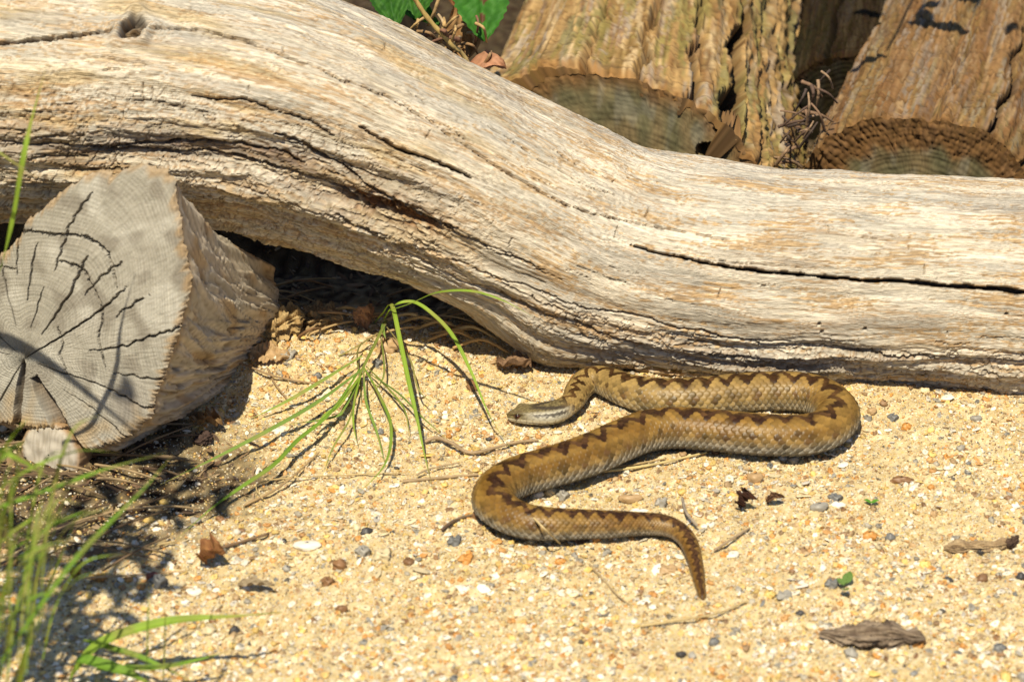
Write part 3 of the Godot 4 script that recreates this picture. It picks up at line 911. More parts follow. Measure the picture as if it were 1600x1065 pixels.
				hc = hc.lerp(lin(0.05, 0.04, 0.03), (1.0 - sstep(5.0, 11.0, absf(aa - lerpf(60.0, 66.0, sstep(0.3, 1.0, u))) + 6.0 * nz.get_noise_2d(s * 600.0, a * 0.1))) * sstep(0.44, 0.56, u) * sstep(1.05, 0.9, u) * 0.9)
				hc = hc.lerp(lin(0.12, 0.085, 0.05), (1.0 - sstep(5.0, 11.0, absf(aa - 26.0))) * sstep(0.1, 0.2, u) * (1.0 - sstep(0.3, 0.4, u)) * 0.6)
				# lip shields: pale, with dark seams, above the mouth
				var lip := sstep(84.0, 90.0, aa)
				hc = hc.lerp(lin(0.55, 0.50, 0.36), lip * 0.9)
				hc = hc.lerp(lin(0.22, 0.15, 0.07), lip * (1.0 - sstep(0.0, 0.10, absf(fposmod(u * 11.0, 1.0) - 0.5))) * 0.7)
				var mouth := 1.0 - sstep(1.4, 3.6, absf(aa - 110.0 + 6.0 * sin(u * 3.0)))
				mouth *= sstep(0.96, 0.80, u)
				hc = hc.lerp(lin(0.05, 0.03, 0.02), mouth * 0.9)
				h -= 0.0006 * mouth
				# brow ridge over the eye, hollow in front of it
				h += 0.0016 * exp(-((u - 0.30) / 0.10) ** 2 - ((aa - 47.0) / 8.0) ** 2)
				h -= 0.0010 * exp(-((u - 0.29) / 0.06) ** 2 - ((aa - 68.0) / 9.0) ** 2)
				h += 0.0010 * exp(-((aa - 50.0) / 9.0) ** 2) * (1.0 - sstep(0.25, 0.34, u)) * sstep(0.03, 0.1, u)
				h -= 0.0012 * exp(-((u - 0.065) / 0.018) ** 2 - ((aa - 72.0) / 6.0) ** 2)      # nostril
				hc = hc.lerp(lin(0.03, 0.025, 0.02), exp(-((u - 0.065) / 0.02) ** 2 - ((aa - 72.0) / 7.0) ** 2))
				h += 0.0014 * exp(-((u - 0.72) / 0.2) ** 2 - ((aa - 86.0) / 24.0) ** 2)          # jaw muscle
				c = c.lerp(hc, hm)
			P[k] = A[i] + side * (sx * r + x * h) + up * (sy * r * hh + y * h)
			C[k] = c
	var root := holder("snake", Vector3(A[nu / 2].x, 0, A[nu / 2].z))
	var m := skin(0.40, 0.36)
	var mid := (nu / 2) * nv
	var body := put("body", sheet(P, C, PackedVector2Array(), nu, nv, true, P[mid + nv / 2] - A[nu / 2]), m, root)
	body.position = -root.position
	# eyes
	var ie := int(0.27 * head / ds)
	for sg in [1.0, -1.0]:
		var jj := 0
		for j in dense:
			if absf(ang[j] - sg * 66.0) < absf(ang[jj] - sg * 66.0):
				jj = j
		var at: Vector3 = P[ie * nv + jj]
		var inward := (A[ie] - at).normalized()
		var out: Vector3 = (T[ie].cross(Vector3.UP) * sg + Vector3.UP * 0.35 - T[ie] * 0.15).normalized()
		var eye_mesh := SphereMesh.new()
		eye_mesh.radius = 0.0022
		eye_mesh.height = 0.0044
		var em := StandardMaterial3D.new()
		em.albedo_color = lin(0.055, 0.014, 0.006).linear_to_srgb()
		em.roughness = 0.08
		em.clearcoat_enabled = true
		em.clearcoat = 0.8
		var eb := put("eye", eye_mesh, em, root)
		eb.position = at + inward * 0.0004 - root.position
		var pm := SphereMesh.new()
		pm.radius = 0.0013
		pm.height = 0.0026
		var dm := StandardMaterial3D.new()
		dm.albedo_color = Color(0.01, 0.008, 0.008)
		dm.roughness = 0.08
		var pu := put("pupil", pm, dm, eb)
		pu.transform = Transform3D(Basis.looking_at(out, Vector3.UP) * Basis.from_scale(Vector3(0.42, 1.25, 0.4)), out * 0.0019)
	tag(root, "brown adder with dark zigzag back coiled loosely on the sand", "snake")



# ------------------------------------------------------------------ stones, shells, grains
func lump_mesh(sd: int, rings: int, segs: int, rough: float, angular: float) -> ArrayMesh:
	var P := PackedVector3Array()
	for i in rings + 1:
		var th := PI * i / rings
		for j in segs:
			var f := TAU * j / segs
			var d := Vector3(sin(th) * cos(f), cos(th), sin(th) * sin(f))
			var r := 1.0 + rough * nz.get_noise_3d(d.x * 1.1 + sd * 9.0, d.y * 1.1, d.z * 1.1) + 0.3 * rough * nz.get_noise_3d(d.x * 3.0 + sd * 5.0, d.y * 3.0, d.z * 3.0)
			if angular > 0.0:
				var best := 9.0
				for q in 9:
					var n := Vector3(sin(q * 2.4 + sd), cos(q * 1.7 + sd * 2.0), sin(q * 3.1 + sd * 1.3)).normalized()
					var dn := d.dot(n)
					if dn > 0.15:
						best = minf(best, 0.72 / dn)
				r = lerpf(r, minf(best, 1.25), angular)
			P.append(d * r)
	return sheet(P, PackedColorArray(), PackedVector2Array(), rings + 1, segs, true, P[(rings / 2) * segs + segs / 2])

func shard_mesh(sd: int, curve: float) -> ArrayMesh:       # a thin, slightly cupped piece of shell
	var n := 7 + sd % 3
	var top := PackedVector3Array()
	var r := RandomNumberGenerator.new()
	r.seed = 900 + sd
	var rad := PackedFloat32Array()
	for j in n:
		rad.append(r.randf_range(0.62, 1.1))
	var rows := [[0.0, 1.0], [0.55, 1.0], [0.97, 0.9], [1.0, 0.0], [0.97, -0.9], [0.5, -1.0], [0.0, -1.0]]
	var P := PackedVector3Array()
	for row in rows:
		for j in n:
			var f := TAU * j / n
			var q: float = rad[j] * row[0]
			var x := cos(f) * q
			var z := sin(f) * q * 0.75
			P.append(Vector3(x, 0.10 * row[1] + curve * (0.5 - x * x - z * z * 1.4), z))
	return sheet(P, PackedColorArray(), PackedVector2Array(), rows.size(), n, true, P[3 * n + n / 2])

var tones: Array = []

func tone(name_: String) -> Color:
	match name_:
		"white": return lin(0.76, 0.70, 0.59)
		"cream": return lin(0.66, 0.55, 0.34)
		"yellow": return lin(0.62, 0.43, 0.13)
		"orange": return lin(0.52, 0.24, 0.055)
		"tan": return lin(0.42, 0.28, 0.14)
		"brown": return lin(0.22, 0.115, 0.05)
		"grey": return lin(0.30, 0.28, 0.24)
		"slate": return lin(0.155, 0.155, 0.15)
		"black": return lin(0.045, 0.042, 0.042)
		"red": return lin(0.19, 0.055, 0.035)
	return lin(0.5, 0.5, 0.5)

func pick(weights: Array) -> String:
	var sum := 0.0
	for w in weights:
		sum += w[1]
	var x := rng.randf() * sum
	for w in weights:
		x -= w[1]
		if x <= 0.0:
			return w[0]
	return weights[0][0]

func clear_of_snake(p: Vector3, r: float) -> bool:
	for q in snake_line:
		if Vector2(p.x - q.x, p.z - q.z).length() < r:
			return false
	return true

func scatter(called: String, meshes: Array, count: int, smin: float, smax: float, power: float, flat: float, weights: Array, m: Material, sink: float) -> void:
	var per := count / meshes.size()
	for mesh in meshes:
		var mm := MultiMesh.new()
		mm.transform_format = MultiMesh.TRANSFORM_3D
		mm.use_colors = true
		mm.mesh = mesh
		mm.instance_count = per
		for k in per:
			var x := 0.0
			var z := 0.0
			for tries in 8:
				z = lerpf(-0.03, 0.40, rng.randf())
				x = rng.randf_range(-0.40, 0.40)
				var dens := 0.5 + 1.1 * fb.get_noise_2d(x * 11.0 + 5.0, z * 11.0) + 0.25 * sstep(0.15, 0.3, z)
				dens *= 1.0 - 0.78 * humus(x, z)
				if rng.randf() < (dens if called == "shell_gravel" else 1.0 - 0.6 * humus(x, z)):
					break
			var s := smin + (smax - smin) * rng.randf() ** power
			var b := Basis.from_euler(Vector3(rng.randf_range(-0.45, 0.45), rng.randf() * TAU, rng.randf_range(-0.45, 0.45)))
			b = b * Basis.from_scale(Vector3(s, s * flat * rng.randf_range(0.7, 1.3), s * rng.randf_range(0.6, 1.0)))
			mm.set_instance_transform(k, Transform3D(b, Vector3(x, gh(x, z) + s * flat * sink, z)))
			var c := tone(pick(weights))
			var g := rng.randf_range(0.72, 1.22)
			c = c.lerp(lin(0.58, 0.47, 0.27), rng.randf() * 0.25)
			mm.set_instance_color(k, Color(c.r * g, c.g * g, c.b * g))
		var o := MultiMeshInstance3D.new()
		o.name = named(called)
		o.multimesh = mm
		o.material_override = m
		o.set_meta("kind", "stuff")
		add_child(o, true)
		tag(o, "loose mix of small shell chips and grit covering the sand" if called == "shell_gravel" else "fine coloured grains strewn over the sand", "gravel" if called == "shell_gravel" else "sand")

func build_gravel() -> void:
	var lumps := [lump_mesh(1, 6, 8, 0.5, 0.0), lump_mesh(2, 6, 8, 0.6, 0.0), lump_mesh(3, 6, 8, 0.4, 0.9), lump_mesh(4, 6, 8, 0.4, 0.9)]
	var shards := [shard_mesh(1, 0.1), shard_mesh(2, 0.3), shard_mesh(3, 0.2), shard_mesh(4, 0.45)]
	var m := skin(0.55, 0.5)
	var mix := [["white", 2.2], ["cream", 4.0], ["yellow", 2.6], ["orange", 1.6], ["tan", 2.4], ["brown", 1.1], ["grey", 1.2], ["slate", 0.25], ["black", 0.25]]
	var shell := [["white", 5.0], ["cream", 3.2], ["yellow", 1.0], ["orange", 1.0], ["tan", 1.0], ["grey", 0.8], ["slate", 0.3], ["brown", 0.4]]
	scatter("sand_grains", lumps, 150000, 0.00030, 0.00080, 1.6, 0.75, mix, m, 0.3)
	scatter("shell_gravel", lumps, 12000, 0.0008, 0.0026, 2.0, 0.62, mix, m, 0.25)
	scatter("shell_gravel", shards, 14000, 0.0009, 0.0032, 2.2, 0.55, shell, m, 0.5)
	litter_chips(shards, lumps)
	# the larger ones, one by one
	var fine := [lump_mesh(11, 10, 14, 0.45, 0.0), lump_mesh(12, 10, 14, 0.6, 0.0), lump_mesh(13, 10, 14, 0.35, 0.85), lump_mesh(14, 10, 14, 0.5, 0.6)]
	var mats := {}
	for t in ["white", "cream", "yellow", "orange", "tan", "brown", "grey", "slate", "black", "red"]:
		var list := []
		for k in 3:
			var sm := StandardMaterial3D.new()
			var c := tone(t)
			var g: float = [0.82, 1.0, 1.15][k]
			sm.albedo_color = Color(minf(c.r * g, 0.85), minf(c.g * g, 0.83), minf(c.b * g, 0.8)).linear_to_srgb()
			sm.roughness = 0.5
			list.append(sm)
		mats[t] = list
	pebble_mats = mats
	pebble_meshes = fine
	var words := {"white": "white", "cream": "cream", "yellow": "yellow", "orange": "orange", "tan": "tan", "brown": "brown", "grey": "grey", "slate": "blue grey", "black": "black", "red": "dark red"}
	var placed := 0
	while placed < 210:
		var z := lerpf(0.03, 0.39, rng.randf() ** 0.9)
		var x := rng.randf_range(-0.34, 0.34)
		if humus(x, z) > 0.5 and rng.randf() < 0.6:
			continue
		var p := Vector3(x, gh(x, z), z)
		if not clear_of_snake(p, 0.017):
			continue
		var is_shell := placed % 2 == 0
		var s := 0.0020 + 0.0028 * rng.randf() ** 2.2
		var t := pick([["white", 6.0], ["cream", 2.5], ["grey", 0.8], ["yellow", 0.6]]) if is_shell else pick([["orange", 2.4], ["yellow", 1.4], ["tan", 2.0], ["brown", 1.3], ["grey", 1.8], ["slate", 0.7], ["black", 0.5], ["cream", 2.2]])
		var o: MeshInstance3D
		if is_shell:
			o = put("shell_chip", shards[rng.randi() % 4], mats[t][rng.randi() % 3])
			o.transform = Transform3D(Basis.from_euler(Vector3(rng.randf_range(-0.35, 0.35), rng.randf() * TAU, rng.randf_range(-0.35, 0.35))) * Basis.from_scale(Vector3(s * 1.25, s * 0.6, s * 1.1)), p + Vector3.UP * s * 0.3)
			waiting.append([o, p, "%s shell chip" % words[t]])
			tag(o, "shell chip", "shell", "%s shell chips scattered on the sand" % words[t])
		else:
			var shape := rng.randi() % 4
			o = put("pebble", fine[shape], mats[t][rng.randi() % 3])
			o.transform = Transform3D(Basis.from_euler(Vector3(rng.randf_range(-0.3, 0.3), rng.randf() * TAU, rng.randf_range(-0.3, 0.3))) * Basis.from_scale(Vector3(s, s * rng.randf_range(0.5, 0.8), s * rng.randf_range(0.65, 0.95))), p + Vector3.UP * s * 0.22)
			waiting.append([o, p, "%s %s pebble" % [["rounded", "knobbly", "angular", "blunt"][shape], words[t]]])
			tag(o, "pebble", "pebble", "%s pebbles scattered on the sand" % words[t])
		placed += 1
	say_where()

func litter_chips(shards: Array, lumps: Array) -> void:
	var mm := MultiMesh.new()
	mm.transform_format = MultiMesh.TRANSFORM_3D
	mm.use_colors = true
	mm.mesh = shards[2]
	mm.instance_count = 4200
	for k in 4200:
		var x := 0.0
		var z := 0.0
		for tries in 12:
			x = rng.randf_range(-0.42, 0.40)
			z = rng.randf_range(-0.30, 0.32)
			if rng.randf() < humus(x, z):
				break
		var s := rng.randf_range(0.0008, 0.0030) if k % 7 else rng.randf_range(0.003, 0.0065)
		var b := Basis.from_euler(Vector3(rng.randf_range(-0.6, 0.6), rng.randf() * TAU, rng.randf_range(-0.6, 0.6))) * Basis.from_scale(Vector3(s * 1.6, s * 0.35, s * rng.randf_range(0.3, 0.9)))
		mm.set_instance_transform(k, Transform3D(b, Vector3(x, gh(x, z) + 0.0008, z)))
		var c: Color = [lin(.16, .10, .06), lin(.09, .06, .04), lin(.24, .16, .09), lin(.05, .035, .03), lin(.34, .25, .15)][rng.randi() % 5]
		mm.set_instance_color(k, c)
	var o := MultiMeshInstance3D.new()
	o.name = named("leaf_litter")
	o.multimesh = mm
	o.material_override = skin(0.85, 0.3)
	o.set_meta("kind", "stuff")
	add_child(o, true)
	tag(o, "dark crumbled leaf litter beside the cut log and behind the driftwood", "litter")

var pebble_mats := {}
var pebble_meshes := []

var landmarks := [[798, 650, "the snake's snout"], [935, 590, "the bend of the snake's neck"], [1325, 660, "the snake's right bend"], [755, 775, "the snake's left bend"], [1098, 930, "the snake's tail tip"], [950, 830, "the snake's lower coil"], [1075, 700, "the snake's middle coil"], [1362, 999, "the dark bark chunk"], [1528, 859, "the driftwood splinter"], [678, 771, "the tip of the longest upright grass blade"], [442, 956, "the tip of the arching foreground blade"], [248, 913, "the round dark pebble beside the red one"], [606, 545, "the pale rounded stone"], [270, 848, "the tip of the low sprawling grass blade"], [728, 876, "the chunky orange pebble"], [1316, 925, "the two-leaved seedling"], [1361, 790, "the tiny bright green seedling"], [534, 955, "the dark brown crumb"], [1358, 841, "the big orange brown pebble"], [1064, 1025, "the black foreground pebble"]]
var waiting := []

# Says which one each waiting thing is: its nearest landmark, on which side of it, and its rank among those that sound alike.
func say_where() -> void:
	var rows := []
	for w in waiting:
		var p: Vector3 = w[1]
		var best := 9.0
		var words := ""
		for l in landmarks:
			var q := ph(l[0], l[1], 0.0)
			var d := Vector2(p.x - q.x, p.z - q.z)
			if d.length() < best:
				best = d.length()
				var side := ("right of" if d.x > 0.0 else "left of") if absf(d.x) > absf(d.y) else ("in front of" if d.y > 0.0 else "behind")
				words = "%s %s %s" % [w[2], side, l[2]]
		rows.append([best, words, w[0]])
	rows.sort_custom(func(m, n): return m[0] < n[0])
	var said := {}
	var ranks := ["", "second nearest ", "third nearest ", "fourth nearest ", "fifth nearest ", "sixth nearest ", "seventh nearest ", "eighth nearest "]
	for r in rows:
		said[r[1]] = said.get(r[1], 0) + 1
		r[2].set_meta("label", ranks[mini(said[r[1]] - 1, 7)] + r[1])

func stone(called: String, px: float, py: float, w: float, d: float, tall: float, kind: int, t: String, label: String, cat_: String, turn := 0.0) -> void:
	var o := put(called, pebble_meshes[kind], pebble_mats[t][1])
	var s := w * 0.0004 * 0.5
	var p := gp(px, py)
	o.transform = Transform3D(Basis.from_euler(Vector3(0, turn, 0)) * Basis.from_scale(Vector3(s, s * tall, s * d)), p + Vector3.UP * s * tall * 0.45)
	tag(o, label, cat_)


# ------------------------------------------------------------------ grass, stalks, leaves
# A blade through the points, widest in the middle, folded along its rib.
func blade_mesh(pts: PackedVector3Array, w: float, c0: Color, c1: Color, base_w := 0.5, tip := 0.08) -> ArrayMesh:
	var n := 12 * (pts.size() - 1)
	var P := PackedVector3Array()
	var C := PackedColorArray()
	for i in n + 1:
		var f := float(i) / n
		var t := f * (pts.size() - 1)
		var p := cat3(pts, t)
		var d := (cat3(pts, minf(t + 0.05, pts.size() - 1)) - cat3(pts, maxf(t - 0.05, 0))).normalized()
		var flat := d.cross(Vector3.UP + ahead * -0.6)
		if flat.length() < 0.05:
			flat = d.cross(Vector3.RIGHT)
		flat = flat.normalized()
		var up := flat.cross(d).normalized()
		var ww := w * (lerpf(base_w, 1.0, sstep(0.0, 0.35, f))) * (1.0 - sstep(0.55, 1.0, f) * (1.0 - tip)) * 0.5
		var c := c0.lerp(c1, f)
		c = c.lerp(lin(0.34, 0.25, 0.10), sstep(0.80, 1.0, f) * 0.7 + 0.35 * sstep(0.25, 0.6, nz.get_noise_2d(f * 6.0 + pts[0].y * 90.0, w * 4000.0)))
		var wob := 1.0 + 0.12 * nz.get_noise_2d(f * 9.0, w * 9000.0 + pts[0].x * 50.0)
		c = Color(c.r * wob, c.g * wob, c.b * wob)
		P.append(p - flat * ww + up * ww * 0.25)
		P.append(p - flat * ww * 0.5 + up * ww * 0.06)
		P.append(p - up * ww * 0.08)
		P.append(p + flat * ww * 0.5 + up * ww * 0.06)
		P.append(p + flat * ww + up * ww * 0.25)
		for q in 5:
			C.append(c * ([1.0, 0.92, 1.12, 0.92, 1.0][q]))
	return sheet(P, C, PackedVector2Array(), n + 1, 5, false, Vector3.UP)

func stalk_mesh(pts: PackedVector3Array, r0: float, r1: float, c0: Color, c1: Color) -> ArrayMesh:
	var n := 14 * (pts.size() - 1)
	var P := PackedVector3Array()
	var C := PackedColorArray()
	for i in n + 1:
		var f := float(i) / n
		var t := f * (pts.size() - 1)
		var p := cat3(pts, t)
		var d := (cat3(pts, minf(t + 0.05, pts.size() - 1)) - cat3(pts, maxf(t - 0.05, 0))).normalized()
		var a := d.cross(Vector3(0.1, 1, 0.2)).normalized()
		var b := a.cross(d)
		var r := lerpf(r0, r1, f) * (1.0 + 0.18 * nz.get_noise_2d(f * 16.0, pts[0].x * 90.0))
		if i == 0 or i == n:
			r *= 0.15
		for q in 7:
			P.append(p + a * cos(TAU * q / 7) * r + b * sin(TAU * q / 7) * r)
			var g := 1.0 + 0.25 * nz.get_noise_2d(q * 2.0, f * 5.0) + 0.2 * nz.get_noise_2d(q * 3.0, f * 40.0)
			var c := c0.lerp(c1, f)
			C.append(Color(c.r * g, c.g * g, c.b * g))
	var mid := ((n + 1) / 2) * 7 + 3
	return sheet(P, C, PackedVector2Array(), n + 1, 7, true, P[mid] - cat3(pts, float((n + 1) / 2) / n * (pts.size() - 1)))

# A leaf lying or standing: length along dir, curled and wavy, toothed edge.
func leaf_mesh(len_: float, wid: float, curl: float, wave: float, teeth: float, c0: Color, c1: Color, sd: float, holes := false) -> ArrayMesh:
	var nu := 46
	var nv := 25
	var P := PackedVector3Array()
	var C := PackedColorArray()
	for i in nu:
		var f := float(i) / (nu - 1)
		var w := wid * 0.5 * pow(sin(PI * pow(f, 0.75) * 0.985 + 0.02), 0.8)
		w *= 1.0 + teeth * (absf(fposmod(f * 11.0, 1.0) - 0.5) * 2.0 - 0.5)
		for j in nv:
			var g := (float(j) / (nv - 1)) * 2.0 - 1.0
			var x := g * w
			var z := f * len_
			var vein := absf(fposmod(f * 9.0 - absf(g) * 2.2, 1.0) - 0.5) * 2.0
			var y := curl * (g * g) * wid * 0.5 + wave * len_ * nz.get_noise_2d(f * 3.0 + sd, g * 1.5) + 0.012 * wid * sstep(0.0, 0.5, vein) - 0.05 * wid * exp(-g * g * 60.0) + curl * len_ * 0.35 * sin(f * 2.6)
			P.append(Vector3(x, y, z))
			var c := c0.lerp(c1, clampf(0.5 + nz.get_noise_2d(f * 5.0 + sd, g * 3.0), 0.0, 1.0))
			c = c.lerp(c * 1.35, exp(-g * g * 260.0) * 0.6 + (1.0 - sstep(0.0, 0.2, vein)) * 0.35)
			if holes:
				var hd := minf(Vector2((f - 0.42) / 0.11, (g - 0.10) / 0.16).length(), Vector2((f - 0.70) / 0.07, (g + 0.02) / 0.14).length())
				c = c.lerp(lin(0.12, 0.05, 0.03), 1.0 - sstep(0.75, 1.05, hd + 0.25 * nz.get_noise_2d(f * 30.0, g * 12.0)))
			C.append(c)
	return sheet(P, C, PackedVector2Array(), nu, nv, false, Vector3.UP)

func leafy() -> StandardMaterial3D:
	var m := skin(0.6, 0.3)
	m.cull_mode = BaseMaterial3D.CULL_DISABLED
	m.backlight_enabled = true
	m.backlight = Color(0.7, 0.75, 0.4)
	return m

func line(a: Array) -> PackedVector3Array:      # px, py, height over the sand, ...
	var o := PackedVector3Array()
	for k in range(0, a.size(), 3):
		o.append(ph(a[k], a[k + 1], a[k + 2]))
	return o

func tuft(called: String, label: String, at: Vector3, blades: Array, mat: Material) -> void:
	var root := holder(called, at)
	for b in blades:
		var pts := line(b[0])
		var g := lin(0.13, 0.26, 0.028) if b.size() < 3 else b[2] as Color
		var o := put("blade", blade_mesh(pts, b[1], g, g.lerp(lin(0.27, 0.36, 0.06), 0.35)), mat, root)
		o.position = -at
	tag(root, label, "grass")

